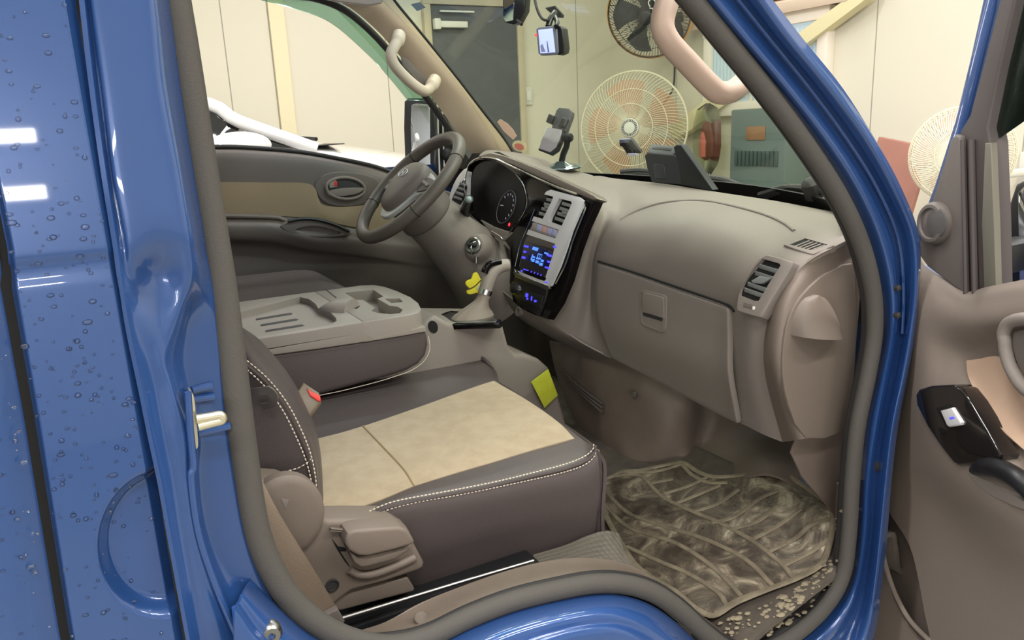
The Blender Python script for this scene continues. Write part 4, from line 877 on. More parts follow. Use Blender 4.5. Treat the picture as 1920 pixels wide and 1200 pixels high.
turned('socket', FP.at(977, 585, .0), FP.n, [(0, .012), (.01, .012), (.01, .008), (.002, .008), (.002, 0)], M['dark_plastic'], D, 24)
bm = bmesh.new()
for a, b in (((1098,392),(1092,408)), ((1048,541),(1066,489))): tubemesh(bm, [FP.at(*a, .006), FP.at(*b, .006)], .0022, 6)
bm.free()
tube('fascia_chrome_line', cr([FP.at(a, b, .017) for a, b in ((1096,378),(1097,392),(1088,415),(1074,452),(1060,496),(1042,532))], 4), .0018, M['chrome'], D, 6)
tube('fascia_chrome_line', cr([FP.at(a, b, .009) for a, b in ((1003,392),(990,425),(976,458),(966,500))], 4), .0018, M['chrome'], D, 6)
# lower dash beneath the stack and knee panel
sheet('lower_dash', [[X(*p) for p in r] for r in (
 [(1034,596,.945),(1012,590,.94),(985,578,.94),(962,562,.95),(940,545,.96)],
 [(1050,612,.965),(1030,608,.95),(1005,600,.95),(985,596,.96),(960,580,.98)],
 [(1085,640,.99),(1058,634,.985),(1035,628,.985),(1010,618,.99),(985,605,1.0)],
 [(1145,672,1.04),(1110,662,1.04),(1080,655,1.04),(1050,642,1.04),(1020,625,1.04)])], M['plastic'], D, 4)
sheet('knee_panel', [[X(*p) for p in r] for r in (
 [(958,470,.99),(905,425,1.0),(870,395,1.02),(835,380,1.04),(800,375,1.06)],
 [(950,520,1.0),(905,490,1.0),(860,460,1.01),(815,440,1.04),(770,425,1.06)],
 [(940,560,1.04),(890,545,1.04),(840,520,1.05),(790,490,1.07),(740,470,1.09)])], M['dark_plastic'], D, 4)

# ---- far A pillar trim, window frame seal, grab handle
beige_tr = mat('pillar_trim', (172, 154, 132), .6, bump=.2, bscale=800)
pl_ = [[Y(560,-40,.70),Y(612,-8,.70),Y(655,14,.70),Y(697,48,.70),Y(735,88,.70),Y(782,145,.70),Y(826,205,.70),Y(866,262,.71),Y(896,305,.72)],
       [Y(640,-50,.66),Y(668,-20,.66),Y(705,8,.66),Y(742,44,.66),Y(778,82,.66),Y(828,142,.66),Y(872,200,.665),Y(912,262,.67),Y(935,305,.68)],
       [Y(700,-60,.66),Y(722,-22,.66),Y(742,8,.66),Y(775,48,.66),Y(806,86,.66),Y(856,148,.66),Y(902,208,.66),Y(944,262,.665),Y(966,298,.67)]]
sheet('far_pillar_trim', pl_, beige_tr, T, 5, thick=.01)
tube('glass_edge_seal', cr([p+Vector((.004, .004, .004)) for p in pl_[2]], 5), .0045, M['black'], T, 8)
tube('far_door_frame_seal', cr([Y(*p, .74) for p in ((540,-12),(596,-2),(645,18),(688,52),(726,92),(772,148),(816,205),(846,250),(868,292))], 5), .011, M['rubber_dark'], T, 10)
roofl = sheet('roof_trim', [[Y(330,-60,.70),Y(500,-60,.70),Y(620,-60,.70),Y(760,-60,.62)], [Y(330,-24,.72),Y(500,-22,.72),Y(600,-12,.71),Y(655,14,.70)]], beige_tr, T, 4)
slab('sun_visor', [(585,-30),(600,-4),(636,3),(690,10),(716,6),(735,-30)], PY(.55), .012, M['console'], T, bevel=.003)
gh_ = mat('grab_handle_plastic', (192, 178, 160), .5)
hp = [(748,66,.64),(746,76,.62),(738,90,.60),(733,104,.592),(741,124,.59),(765,150,.59),(788,168,.592),(800,170,.605),(810,160,.62),(815,150,.645)]
tube('grab_handle', cr([Y(a, b, y) for a, b, y in hp], 6), [.016 + (.004 if (i < 8 or i > 46) else 0) for i in range(55)], gh_, T, 14)
slab('handle_recess', [(752,105),(766,112),(812,160),(806,168),(790,160),(755,122)], PY(.662), .004, M['dark_plastic'], T, bevel=.001)
# ---- driver's door on the far side
DY = PY(.76)
vis_o = [(573,-2),(620,10),(653,32),(720,94),(770,144),(815,190)]; vis_i = [(480,-2),(553,17),(620,43),(687,100),(728,144),(763,187)]
tube_w = [(a, b) for a, b in vis_o]
sheet('window_visor', [[Y(a+3, b-2, .80) for a, b in vis_o], [Y((a+c)/2, (b+d)/2, .82) for (a, b), (c, d) in zip(vis_o, vis_i)], [Y(c, d, .835) for c, d in vis_i]], M['visor'], T, 5, thick=.003)
dd_rows = [
 [(330,276,.80),(400,277,.80),(460,278,.80),(560,286,.80),(640,300,.80),(700,313,.80),(745,328,.80),(800,345,.80),(850,362,.80),(900,380,.80)],
 [(330,288,.765),(400,289,.765),(460,290,.765),(560,297,.765),(640,310,.765),(700,325,.765),(745,340,.765),(800,356,.765),(850,374,.765),(900,395,.765)],
 [(330,335,.755),(400,337,.755),(460,338,.755),(560,342,.755),(640,350,.755),(700,362,.755),(745,375,.755),(800,390,.755),(850,405,.755),(900,420,.755)],
 [(330,400,.755),(400,402,.755),(460,402,.755),(530,404,.755),(600,412,.755),(660,426,.755),(730,440,.755),(800,450,.755),(850,455,.755),(900,460,.755)],
 [(330,418,.715),(400,420,.715),(460,421,.715),(520,424,.71),(580,442,.705),(660,448,.72),(730,460,.74),(800,470,.75),(850,475,.755),(900,480,.755)],
 [(330,445,.72),(400,446,.72),(460,448,.72),(520,452,.72),(580,466,.725),(660,475,.735),(730,485,.745),(800,495,.755),(850,500,.755),(900,505,.755)],
 [(330,475,.76),(400,476,.76),(460,478,.76),(520,482,.76),(580,492,.76),(660,500,.76),(730,510,.76),(800,520,.76),(850,525,.76),(900,530,.76)],
 [(330,640,.76),(400,640,.76),(460,640,.76),(520,640,.76),(580,640,.76),(660,640,.76),(730,640,.76),(800,640,.76),(850,640,.76),(900,640,.76)]]
FD = sheet('driver_door', [[Y(*p) for p in r] for r in dd_rows], M['dark_plastic'], T, 5, thick=.03)
sheet('driver_door_shell', [[Vector((x, .86, z)) for x in (-.0, .4, .8, 1.15, 1.35)] for z in (1.34, 1.0, .6, .3)], M['blue'], T, 3, thick=.02)
sheet('door_insert', [[Y(a, b, y) for a, b, y in r] for r in (
 [(330,340,.752),(400,341,.752),(500,342,.752),(570,343,.752),(590,352,.752),(597,372,.752),(606,384,.752),(640,388,.752),(690,383,.752),(740,370,.752)],
 [(330,370,.748),(400,371,.748),(500,372,.748),(560,374,.748),(590,382,.748),(600,394,.748),(610,402,.748),(645,408,.748),(690,408,.748),(740,405,.748)],
 [(330,401,.75),(400,403,.75),(500,404,.75),(540,406,.75),(580,409,.75),(605,413,.75),(630,419,.75),(660,425,.75),(700,432,.75),(740,438,.75)])], M['door_cloth'], FD, 4, thick=.004)
tube('armrest_line', cr([Y(a, b, .738) for a, b in ((400,404),(460,405),(515,407),(530,411),(545,418))], 4), .006, M['plastic'], FD, 8)
pull = slab('door_pull', [(526,424),(545,414),(570,411),(600,415),(630,424),(660,438),(640,443),(600,446),(565,444),(540,436)], PY(.705), .02, M['dark_plastic'], FD, bevel=.004, curve=3)
cut(pull, [cutter([(552,432),(575,424),(600,424),(628,431),(640,437),(620,441),(580,441)], PY(.705), .01, .012, 2)])
tube('pull_trim', cr([Y(a, b, .702) for a, b in ((540,415),(570,410),(600,413),(630,422),(655,434))], 5), .005, M['black'], FD, 8)
bz = slab('handle_bezel', [(590,343),(612,326),(650,322),(700,332),(712,352),(700,376),(670,386),(630,387),(606,378),(594,362)], PY(.752), .01, M['dark_plastic'], FD, bevel=.004, curve=3)
tube('bezel_ring', [Y(x, y, .745) for x, y in ell(648, 353, 36, 20, .06, 36)[:-1]], .0045, M['plastic'], FD, 8, True)
slab('handle_cup', [(614,350),(618,340),(635,335),(665,338),(680,348),(679,360),(660,368),(630,369),(616,362)], PY(.7475), .003, M['rubber_dark'], FD, bevel=.0006, curve=3)
slab('release_lever', [(615,359),(640,353),(681,352),(680,358),(665,365),(630,369),(616,366)], PY(.742), .006, M['plastic'], FD, bevel=.002, curve=2)
slab('lock_slider', [(617,339),(626,336),(632,340),(632,351),(618,353)], PY(.742), .006, M['console'], FD, bevel=.0015)
slab('lock_mark', [(627,339),(632,341),(632,349),(627,348)], PY(.7405), .001, M['red'], FD, bevel=.0002)
tube('window_sill_seal', cr([Y(a, b, .79) for a, b in ((330,274),(400,275),(460,276),(560,284),(640,298),(700,311),(745,326),(800,342))], 4), .006, M['rubber_dark'], FD, 8)
# mirror sail, window channel and outside mirror
slab('mirror_sail', [(826,190),(845,235),(872,285),(900,330),(905,370),(822,345),(818,300)], PY(.775), .02, M['black'], FD, bevel=.003)
for dx in (0, 9): tube('window_channel', [Y(820+dx, 190+dx, .772), Y(822+dx, 260, .772), Y(825+dx, 345, .772)], .0028, M['silver'], FD, 8)
turned('mirror_knob', Y(840, 290, .765), (-.3, -1, 0), [(0, .022), (.006, .022), (.01, .016), (.011, 0)], M['black'], FD, 24)
mp = Pl(X(785, 255, 1.30), Vector((-.80, -.60, .02)))
mh = slab('far_mirror_housing', [(757,190),(764,184),(800,184),(813,192),(816,230),(816,315),(808,326),(785,328),(764,318),(758,300),(756,240)], mp, .09, M['black'], T, bevel=.01, curve=0)
slab('mirror_glass', [(771,197),(780,194),(802,196),(806,204),(807,310),(800,319),(782,318),(772,300),(770,240)], mp, .003, M['mirror'], mh, off=.0015, bevel=.0006)
box('mirror_stay', (X(825, 330, 1.32)+Vector((0, -.03, -.03))), (.03, .16, .03), M['black'], mh, bevel=.008)
# ---- steering column and wheel
wc = Y(768, 350, .38); tl = math.radians(47)
wy_ = Vector((0, 1, 0)); wu = Vector((math.sin(tl), 0, math.cos(tl))); wn = Vector((-math.cos(tl), 0, math.sin(tl)))
SW = tube('steering_wheel', [wc + wy_*math.cos(t)*.178 + wu*math.sin(t)*.178 for t in [2*math.pi*k/72 for k in range(72)]], .0175, M['leather_soft'], T, 16, True)
for an in (-.42, .62, 2.52, 3.56):
    c = wc+wy_*math.cos(an)*.178+wu*math.sin(an)*.178; tn = (-wy_*math.sin(an)+wu*math.cos(an))
    r2 = wy_*math.cos(an)+wu*math.sin(an)
    tube('rim_seam', [c+(r2*math.cos(q)+wn*math.sin(q))*.0177 for q in [2*math.pi*k/20 for k in range(20)]], .0011, M['void'], SW, 6, True)
wp_ = Pl(wc, wn)
def wpt(u, v, h=0): return wc + wy_*(-u) + wu*v + wn*h     # u to the driver's right
def wslab(name, pts, h, th, m, parent, bevel=.004, curve=5):
    P3 = [wpt(a, b, h) for a, b in (([tuple(v)[:2] for v in cr([Vector((a, b, 0)) for a, b in pts], curve, True)]) if curve else pts)]
    bm = bmesh.new(); prism(bm, P3, -wn*th, bevel, 4); return putbm(name, bm, m, parent)
wslab('spoke_frame', [(-.165,.030),(-.12,.035),(-.07,.05),(0,.052),(.07,.05),(.12,.035),(.165,.030),(.17,.0),(.165,-.02),(.13,-.015),(.085,-.035),(.055,-.08),(.03,-.105),(0,-.11),(-.03,-.105),(-.055,-.08),(-.085,-.035),(-.13,-.015),(-.165,-.02),(-.17,0)], .004, .012, M['silver'], SW, .003, 3)
hub = []
bm = bmesh.new(); hp_ = [(-.078,.035),(-.06,.058),(-.03,.068),(0,.07),(.03,.068),(.06,.058),(.078,.035),(.078,0),(.068,-.035),(.05,-.066),(.028,-.086),(0,-.092),(-.028,-.086),(-.05,-.066),(-.068,-.035),(-.078,0)]
H2 = [tuple(v)[:2] for v in cr([Vector((a, b, 0)) for a, b in hp_], 4, True)]
rg = []
for s, h in ((1, -.02), (1, .010), (.97, .020), (.90, .027), (.75, .032), (.45, .036), (.15, .038), (.02, .038)):
    rg.append([bm.verts.new(wpt(a*s, b*s, h)) for a, b in H2])
for A, B in zip(rg, rg[1:]):
    for j in range(len(A)): bm.faces.new((A[j], A[(j+1) % len(A)], B[(j+1) % len(A)], B[j]))
bm.faces.new(rg[0]); bm.faces.new(rg[-1]); putbm('horn_pad', bm, mat('horn_pad_plastic', (112, 102, 96), .5, bump=.3, bscale=900), SW)
tube('hub_emblem', [wpt(.024*math.cos(t), .014+.013*math.sin(t), .0385) for t in [2*math.pi*k/36 for k in range(36)]], .0014, M['silver'], SW, 8, True)
bm = bmesh.new()
for pts in ([(-.010,.006),(-.005,.022)], [(.006,.006),(.011,.022)], [(-.008,.016),(-.002,.0145),(.003,.0135),(.009,.012)]): tubemesh(bm, [wpt(a, b, .039) for a, b in pts], .0018, 8)
putbm('emblem_letter', bm, M['silver'], SW)
box('airbag_mark', wpt(.0, -.06, .0315), (.012, .004, .001), M['dark_plastic'], SW, frame(wy_, wn), 0)
for sg in (-1, 1):
    wslab('switch_pad', [(sg*.085,.030),(sg*.145,.022),(sg*.155,.004),(sg*.14,-.008),(sg*.095,-.018),(sg*.083,0)], .008, .008, M['dark_plastic'] if sg > 0 else M['plastic'], SW, .0015, 3)
    for k in range(3): box('wheel_button', wpt(sg*(.098+.017*k), .012-.004*k, .011), (.012, .009, .005), M['console'], SW, frame(wy_, wn), .0015)
def colsec(s, a, b, dz=0):
    c = wc - wn*s + wu*dz
    return [c + wy_*a*math.cos(t) + wu*b*math.sin(t) for t in [2*math.pi*k/12 for k in range(13)]]
sheet('column_shroud', [colsec(.035, .04, .04), colsec(.045, .082, .062, -.02), colsec(.08, .092, .07, -.022), colsec(.15, .098, .075, -.022), colsec(.22, .105, .085, -.02), colsec(.32, .13, .11, -.02), colsec(.42, .14, .13, -.03)], M['plastic'], T, 4, thick=.004)
sheet('column_collar', [colsec(.036, .088, .066, -.018), colsec(.06, .094, .071, -.02), colsec(.085, .096, .073, -.022), colsec(.09, .092, .07, -.022)], M['dark_plastic'], T, 4, thick=.004)
kp = Y(888, 461, .262); kn = toward(kp); kn = (kn + Vector((-.55, .15, .35))).normalized()
turned('ignition_boss', kp-kn*.03, kn, [(0, .042), (.02, .036), (.028, .030), (.03, .026)], M['plastic'], T, 32)
ig = turned('ignition_lock', kp-kn*.01, kn, [(0, .024), (.016, .023), (.019, .020), (.019, .013), (.014, .013), (.014, 0)], M['steel'], T, 32)
stk_ = [X(868, 412, .90), X(871, 396, .892), X(876, 380, .885), X(879, 373, .88)]
st = tube('combination_stalk', stk_, [.017, .013, .011, .012], M['black'], T, 16)
bm = bmesh.new(); bmesh.ops.create_uvsphere(bm, u_segments=20, v_segments=12, radius=.0085)
for v in bm.verts: v.co += X(879, 374, .872)
putbm('stalk_end', bm, mat('stalk_tip', (150, 168, 164), .35), st)
turned('stalk_boot', X(867, 416, .905), (stk_[1]-stk_[0]), [(-.02, .026), (0, .024), (.006, .018), (.008, .01)], M['rubber_dark'], T, 24)
for px_ in ((818, 395), (824, 388)): turned('column_screw_hole', X(px_[0], px_[1], .842), wy_*-1+wu*-.3, [(0, .004), (.002, .004), (.002, .0025), (0, .002)], M['rubber_dark'], T, 12)
# key and its tag
ke = empty('ignition_key', kp, 'key in the steering column lock with a chrome ring and strap clip', 'key')
box('key_head', kp+kn*.014, (.022, .009, .022), M['rubber_dark'], ke, frame(kn.cross(Vector((0, 0, 1))), kn), .003)
tube('key_ring', [Y(892+9*math.cos(t), 468+15*math.sin(t), .245) for t in [2*math.pi*k/30 for k in range(30)]], .0013, M['chrome'], ke, 8, True)
tube('key_strap', [Y(893, 481, .243), Y(893, 493, .243)], .0045, M['steel'], ke, 8)
for k in range(4): tube('chain_link', [Y(892+2.2*math.cos(t), 496+k*4.2+2.8*math.sin(t), .242) for t in [2*math.pi*j/12 for j in range(12)]], .0006, M['steel'], ke, 6, True)
kf = [(892,511),(896,512),(901,522),(906,526),(909,524),(910,540),(902,552),(895,549),(884,552),(877,551),(876,545),(882,542),(875,536),(874,530),(878,526),(885,523),(888,514)]
K = empty('key_tag', Y(892, 530, .242), 'yellow rubber key tag with a dark band hanging below the ignition key', 'keychain')
slab('tag_body', kf, PY(.240), .006, M['yellow'], K, bevel=.0012, curve=2)
tube('tag_band', cr([Y(a, b, .2395) for a, b in ((875,543),(884,540),(892,535),(900,527),(905,524))], 4), .0016, mat('tag_brown', (78, 60, 22), .6), K, 8)
slab('tag_star', [(896,536),(899,533),(902,538),(900,543),(895,544),(893,541)], PY(.2395), .001, mat('tag_grey', (190, 190, 170), .5), K, bevel=.0003)
# ---- seats : driver cushion and (out of sight) seat back
def cushion(name, xr, yr, z0, z1, m, parent, crown=.02, r=.05, nx=10, ny=10, fn=None):
    (x0, x1), (y0, y1) = xr, yr; G = []
    prof = [(0, z0), (0, z1-r), (r*.3, z1-r*.3), (r, z1)]
    xs_ = [x0, x0, x0+r*.3, x0+r]+[x0+r+(x1-x0-2*r)*k/4 for k in (1, 2, 3)]+[x1-r, x1-r*.3, x1, x1]
    ys_ = [y0, y0, y0+r*.3, y0+r]+[y0+r+(y1-y0-2*r)*k/4 for k in (1, 2, 3)]+[y1-r, y1-r*.3, y1, y1]
    lv = [0, .5, .85, 1, 1, 1, 1, 1, .85, .5, 0]; n = 11
    for i in range(n):
        row = []
        for j in range(n):
            k = min(lv[i], lv[j]); zz = z0+(z1-z0)*{0: 0, .5: 1-r/(z1-z0), .85: 1-.3*r/(z1-z0), 1: 1}[k]
            u = (xs_[i]-x0)/(x1-x0); v = (ys_[j]-y0)/(y1-y0); zz += crown*max(0, 16*u*(1-u)*v*(1-v))*(k == 1)
            p = Vector((xs_[i], ys_[j], zz)); row.append(fn(p) if fn else p)
        G.append(row)
    return sheet(name, G, m, parent, 3, thick=.004, sharp=60)
ds = Y(598, 532, .40)
S1 = cushion('driver_seat', (.02, ds.x+.1), (.36, .74), .80, ds.z-.012, M['leather'], T, crown=.015, r=.07)
cushion('seat_back', (-.02, .055), (.40, .74), .9, 1.30, M['leather'], S1, crown=0, r=.03)
# ---- passenger bench cushion
SZ = .918
SY = -.60
def zz(x, y, z=SZ): return Z(x, y, z)
fr_ = Y(1116, 838, SY); bt_ = Y(1120, 1014, SY); rb_ = Y(800, 1096, SY); rt_ = Y(605, 972, SY)
# grid across (near -> far) x along (rear -> front)
near_lo = [(560,1130),(650,1118),(730,1105),(800,1095),(880,1080),(960,1062),(1040,1042),(1090,1028),(1112,1016),(1121,985)]
near_mid = [(540,1040),(640,1030),(720,1015),(800,1000),(880,985),(960,970),(1040,952),(1090,942),(1115,935),(1125,915)]
pipe = [(570,1010),(640,985),(680,968),(760,938),(840,925),(920,910),(1000,893),(1060,880),(1100,866),(1118,846)]
near_top = [(560,1000),(612,972),(690,945),(770,912),(850,888),(925,866),(1000,843),(1050,829),(1078,822),(1092,820)]
cb = lambda L, f: [f(a, b) for a, b in L]
g0 = cb(near_lo, lambda a, b: Y(a, b, SY+.012)); g1 = cb(near_mid, lambda a, b: Y(a, b, SY-.004)); g2 = cb(pipe, lambda a, b: Y(a, b, SY))
def lerpP(A, B, t, dz=0): return [a.lerp(b, t)+Vector((0, 0, dz)) for a, b in zip(A, B)]
g3 = [Z(a, b, .912+.004*math.sin(k/3)) for k, (a, b) in enumerate(near_top)]
far_top = [(560,830),(592,823),(640,811),(680,800),(740,779),(800,758),(860,736),(900,722),(925,714),(940,720)]
g5 = [Z(a, b, .918) for a, b in far_top]
g4 = lerpP(g3, g5, .5, .004); g4[-1] += Vector((.004, 0, -.006))
far2 = [(520,790),(560,775),(600,765),(650,752),(700,738),(760,720),(820,700),(870,685),(905,678),(925,690)]
g6 = [Z(a, b, .93) for a, b in far2]
far3 = [(520,740),(560,730),(600,722),(650,708),(700,692),(750,675),(790,655),(830,640),(860,640),(880,660)]
g7 = [Z(a, b, .935) for a, b in far3]
g8 = [p+Vector((0, .12, .0)) for p in g7]
seat = sheet('passenger_seat', [g0, g1, g2, g3, g4, g5, g6, g7, g8], M['leather'], T, 5, thick=.006, sharp=70)
# rounded front face
ffr = []
for gi, g in enumerate([g2, g3, g4, g5]):
    p = g[-1]; b = Vector((p.x+.012, p.y, .70)); ffr.append([p+Vector((-.006, 0, -.001)), p+Vector((.006, 0, -.012)), p+Vector((.014, 0, -.04)), p.lerp(b, .6), b])
sheet('seat_front', ffr, M['leather'], seat, 4, thick=.006, sharp=70)
tube('seat_corner', cr([Y(1118,846,SY+.004), Y(1124,880,SY+.008), Y(1125,940,SY+.01), Y(1122,1000,SY+.012), Y(1116,1018,SY+.016)], 4), .006, M['leather'], seat, 12)
# beige inserts
def topz(pts, lift): return [[g+Vector((0, 0, lift)) for g in r] for r in pts]
ins = [[(602,975),(700,942),(776,911)], [(600,930),(692,905),(756,880)], [(598,885),(665,862),(720,840)], [(592,823),(640,811),(680,799)]]
ins2 = [[(777,911),(850,888),(925,866),(1000,843),(1050,829),(1077,822)], [(757,880),(830,858),(905,834),(975,812),(1020,797),(1045,790)], [(720,840),(795,815),(868,792),(930,770),(965,757),(988,750)], [(681,799),(740,779),(800,758),(860,736),(900,722),(926,714)]]
hz_ = (.9175, .9235, .9235, .9215)
FI = sheet('seat_insert', [[Z(a, b, h) for a, b in r] for r, h in zip(ins, hz_)], M['fabric'], seat, 6, thick=.006)
sheet('seat_insert', [[Z(a, b, h-(.003 if k == 5 else 0)) for k, (a, b) in enumerate(r)] for r, h in zip(ins2, hz_)], M['fabric'], seat, 6, thick=.006)
tube('insert_seam', cr([Z(776.5,911,.9172), Z(757,880,.9235), Z(720,840,.9235), Z(680.5,799,.9215)], 6), .0018, mat('seam_brown', (150, 130, 98), .8), seat, 6)
pl1 = cr([Y(a, b, SY-.0035) for a, b in ((664,974),(700,955),(740,940),(800,928),(860,917),(930,903),(1000,886),(1060,870),(1095,856),(1111,843),(1113,834))], 5)
pl2 = cr([Y(a, b, SY-.0035) for a, b in ((690,975),(730,955),(790,940),(850,930),(920,916),(990,901),(1055,886),(1095,872),(1114,856),(1118,840))], 5)
stitches('seat_stitching', pl1, seat); stitches('seat_stitching', pl2, seat)
tube('seat_piping', cr([Y(a, b, SY-.002) for a, b in ((676,976),(716,955),(760,943),(830,929),(900,916),(990,895),(1058,879),(1097,864),(1114,848),(1116,836))], 5), .0032, M['leather'], seat, 8)
# ---- seat back bolster
BY = -.575
bk = [
 [(360,560,.0),(400,700,.0),(430,800,0),(440,900,0),(450,960,0),(470,1010,0)],
 [(420,600,.0),(448,690,.0),(470,760,0),(485,830,0),(492,900,0),(510,980,0)],
 [(440,610,-.006),(470,670,-.008),(520,735,-.008),(556,800,-.008),(578,870,-.004),(592,960,.004)],
 [(452,612,.008),(485,660,.012),(540,730,.014),(574,795,.014),(594,860,.016),(602,965,.02)],
 [(455,618,.05),(496,660,.06),(548,722,.06),(582,788,.06),(601,850,.06),(608,965,.06)],
 [(452,612,.16),(490,640,.16),(540,700,.16),(574,760,.16),(595,815,.17),(600,900,.2)]]
back = sheet('seat_back', [[Y(a, b, BY+dy) for a, b, dy in r] for r in bk], M['leather'], T, 6, thick=.008, sharp=70)
stitches('back_stitching', cr([Y(a, b, BY-.010) for a, b in ((458,672),(500,708),(536,752),(562,800),(582,850),(592,900),(596,962))], 6), back)
stitches('back_stitching', cr([Y(a, b, BY-.010) for a, b in ((458,688),(496,724),(528,766),(552,812),(573,862),(584,905),(590,955))], 6), back)
stitches('back_stitching', cr([Y(a, b, BY-.008) for a, b in ((502,899),(535,885),(560,877),(578,866),(583,858))], 5), back)
tube('back_piping', cr([Y(a, b, BY-.007) for a, b in ((458,680),(498,716),(532,759),(557,806),(578,856),(588,902),(593,958))], 6), .003, M['leather'], back, 8)
sp_ = Y(492, 742, BY-.012)
sheet('fabric_loop', [[Y(462,730,-.585),Y(485,727,-.60),(Y(505,726,-.61)),Y(520,742,-.612),Y(516,762,-.605),Y(495,768,-.59)], [Y(464,742,-.585),Y(485,742,-.60),Y(500,740,-.605),Y(506,748,-.606),Y(502,755,-.60),Y(488,758,-.59)]], M['dark_plastic'], back, 4, thick=.003)
# hidden upper part of the seat back and head rest, behind the pillar
# ---- buckle
bkp = pl3(Y(556, 742, -.42), Y(602, 748, -.42), Y(575, 782, -.44))
bu1 = Y(568, 755, -.44)
R_b = frame((Y(598, 745, -.44)-Y(560, 728, -.44)), (CAM-bu1))
bq = Pl(bu1, (CAM-bu1)+Vector((0, 0, .3)))
bb = slab('buckle', [(569,717),(598,736),(602,752),(582,778),(568,788),(540,760)], bq, .022, mat('buckle_plastic', (118, 104, 86), .4), seat, bevel=.003)
slab('buckle_button', [(575,727),(582,733),(600,742),(602,752),(596,752),(581,742)], bq, .004, M['red'], seat, off=.0025, bevel=.001)
# ---- belt webbing and anchor
sheet('seat_belt', [[Y(a, b, y) for a, b, y in r] for r in (
 [(350,560,-.70),(440,800,-.70),(478,880,-.70),(490,960,-.705),(503,1040,-.705),(535,1108,-.70),(585,1165,-.69)],
 [(380,560,-.695),(465,830,-.695),(492,900,-.695),(525,965,-.70),(568,1035,-.70),(602,1090,-.695),(638,1150,-.685)])], M['belt'], T, 5, thick=.0015)
slab('belt_anchor', [(596,1160),(634,1142),(647,1165),(640,1180),(606,1175)], PY(-.70), .01, M['dark_plastic'], T, bevel=.002)
# ---- recliner side cover and lever
RP = PY(-.635)
rc = slab('recliner_cover', [(470,900),(507,904),(530,905),(549,912),(563,911),(574,922),(590,950),(604,972),(618,976),(668,975),(738,975),(754,984),(764,990),(772,1002),(775,1016),(784,1032),(797,1056),(795,1066),(786,1072),(720,1094),(660,1110),(640,1125),(600,1160),(520,1120),(480,1040)], RP, .05, M['plastic_warm'], T, bevel=.008, curve=0, seg=4)
lowc = slab('recliner_lower_cover', [(600,1140),(640,1108),(700,1096),(765,1082),(778,1104),(776,1110),(700,1130),(640,1146)], PY(-.625), .03, M['plastic_warm'], T, bevel=.004)
dome_c = RP.at(535, 965, 0)
bm = bmesh.new(); lathe(bm, dome_c, (0, -1, 0), [(-.01, .050), (.006, .050), (.010, .046), (.012, .040), (.013, .02), (.013, 0)], 40)
for v in bm.verts: v.co.z = dome_c.z+(v.co.z-dome_c.z)*1.15
pc = putbm('pivot_cover', bm, M['plastic_warm'], rc)
slab('pivot_notch', [(527,935),(541,938),(535,955)], PY(-.6485), .002, M['plastic'], rc, bevel=.0003)
sheet('recliner_rim', [[Y(a, b, -.637) for a, b in ((618,988),(680,992),(735,990),(752,998),(766,1012))], [Y(a, b, -.648) for a, b in ((622,992),(680,997),(732,995),(748,1003),(760,1016))], [Y(a, b, -.637) for a, b in ((628,998),(680,1002),(728,1000),(744,1008),(754,1020))]], M['plastic_warm'], rc, 4)
LP = PY(-.665)
lv_ = slab('recline_lever', [(648,1010),(652,1000),(664,995),(700,992),(750,989),(764,994),(774,1008),(778,1016),(774,1022),(740,1032),(690,1044),(672,1043),(656,1034),(648,1022)], LP, .035, M['plastic_warm'], rc, bevel=.007, curve=0, seg=4)
slab('lever_base', [(652,1030),(672,1046),(740,1032),(772,1022),(766,1034),(740,1050),(690,1064),(676,1065),(664,1056)], PY(-.655), .03, M['plastic_warm'], rc, bevel=.005, seg=3)
slab('lever_slot', [(622,1010),(634,1025),(648,1028),(650,1034),(638,1034),(655,1060),(656,1064),(646,1052),(632,1030)], PY(-.6365), .003, M['void'], rc, bevel=.0002)
tube('cover_rib', cr([Y(a, b, -.638) for a, b in ((655,1068),(672,1077),(700,1076),(745,1060),(778,1045))], 5), .006, M['plastic_warm'], rc, 10)
turned('cover_hole', Y(623, 1097, -.636), (0, -1, 0), [(-.01, .0085), (.002, .0095), (.0025, .008), (.0, .0075), (-.0, 0)], M['rubber_dark'], rc, 24)
# ---- folded middle backrest with tray
CY0, CY1 = -.125, .25
cp = PY(CY0)
def cprism(name, px, y0, y1, m, parent, bevel, curve=0, seg=4):
    p2 = [tuple(v)[:2] for v in cr([Vector((a, b, 0)) for a, b in px], curve, True)] if curve else px
    P3 = [Y(a, b, CY0) for a, b in p2]; P3 = [Vector((p.x, y0, p.z)) for p in P3]; bm = bmesh.new()
    prism(bm, P3, Vector((0, y1-y0, 0)), bevel, seg, both=True); return putbm(name, bm, m, parent, sharp=50)
MB_ = cprism('folded_middle_seat', [(330,700),(440,662),(490,664),(600,650),(700,635),(799,616),(804,630),(806,648),(801,668),(788,684),(765,697),(730,708),(690,719),(630,735),(560,755),(440,790),(330,820)], CY0+.004, CY1-.004, M['leather'], T, .012)
stitches('edge_piping', cr([Y(a, b, CY0+.001) for a, b in ((600,741),(640,733),(700,718),(740,706),(770,695),(792,680),(803,664),(806,648),(803,630))], 6), MB_, .0024, .0026, .0009)
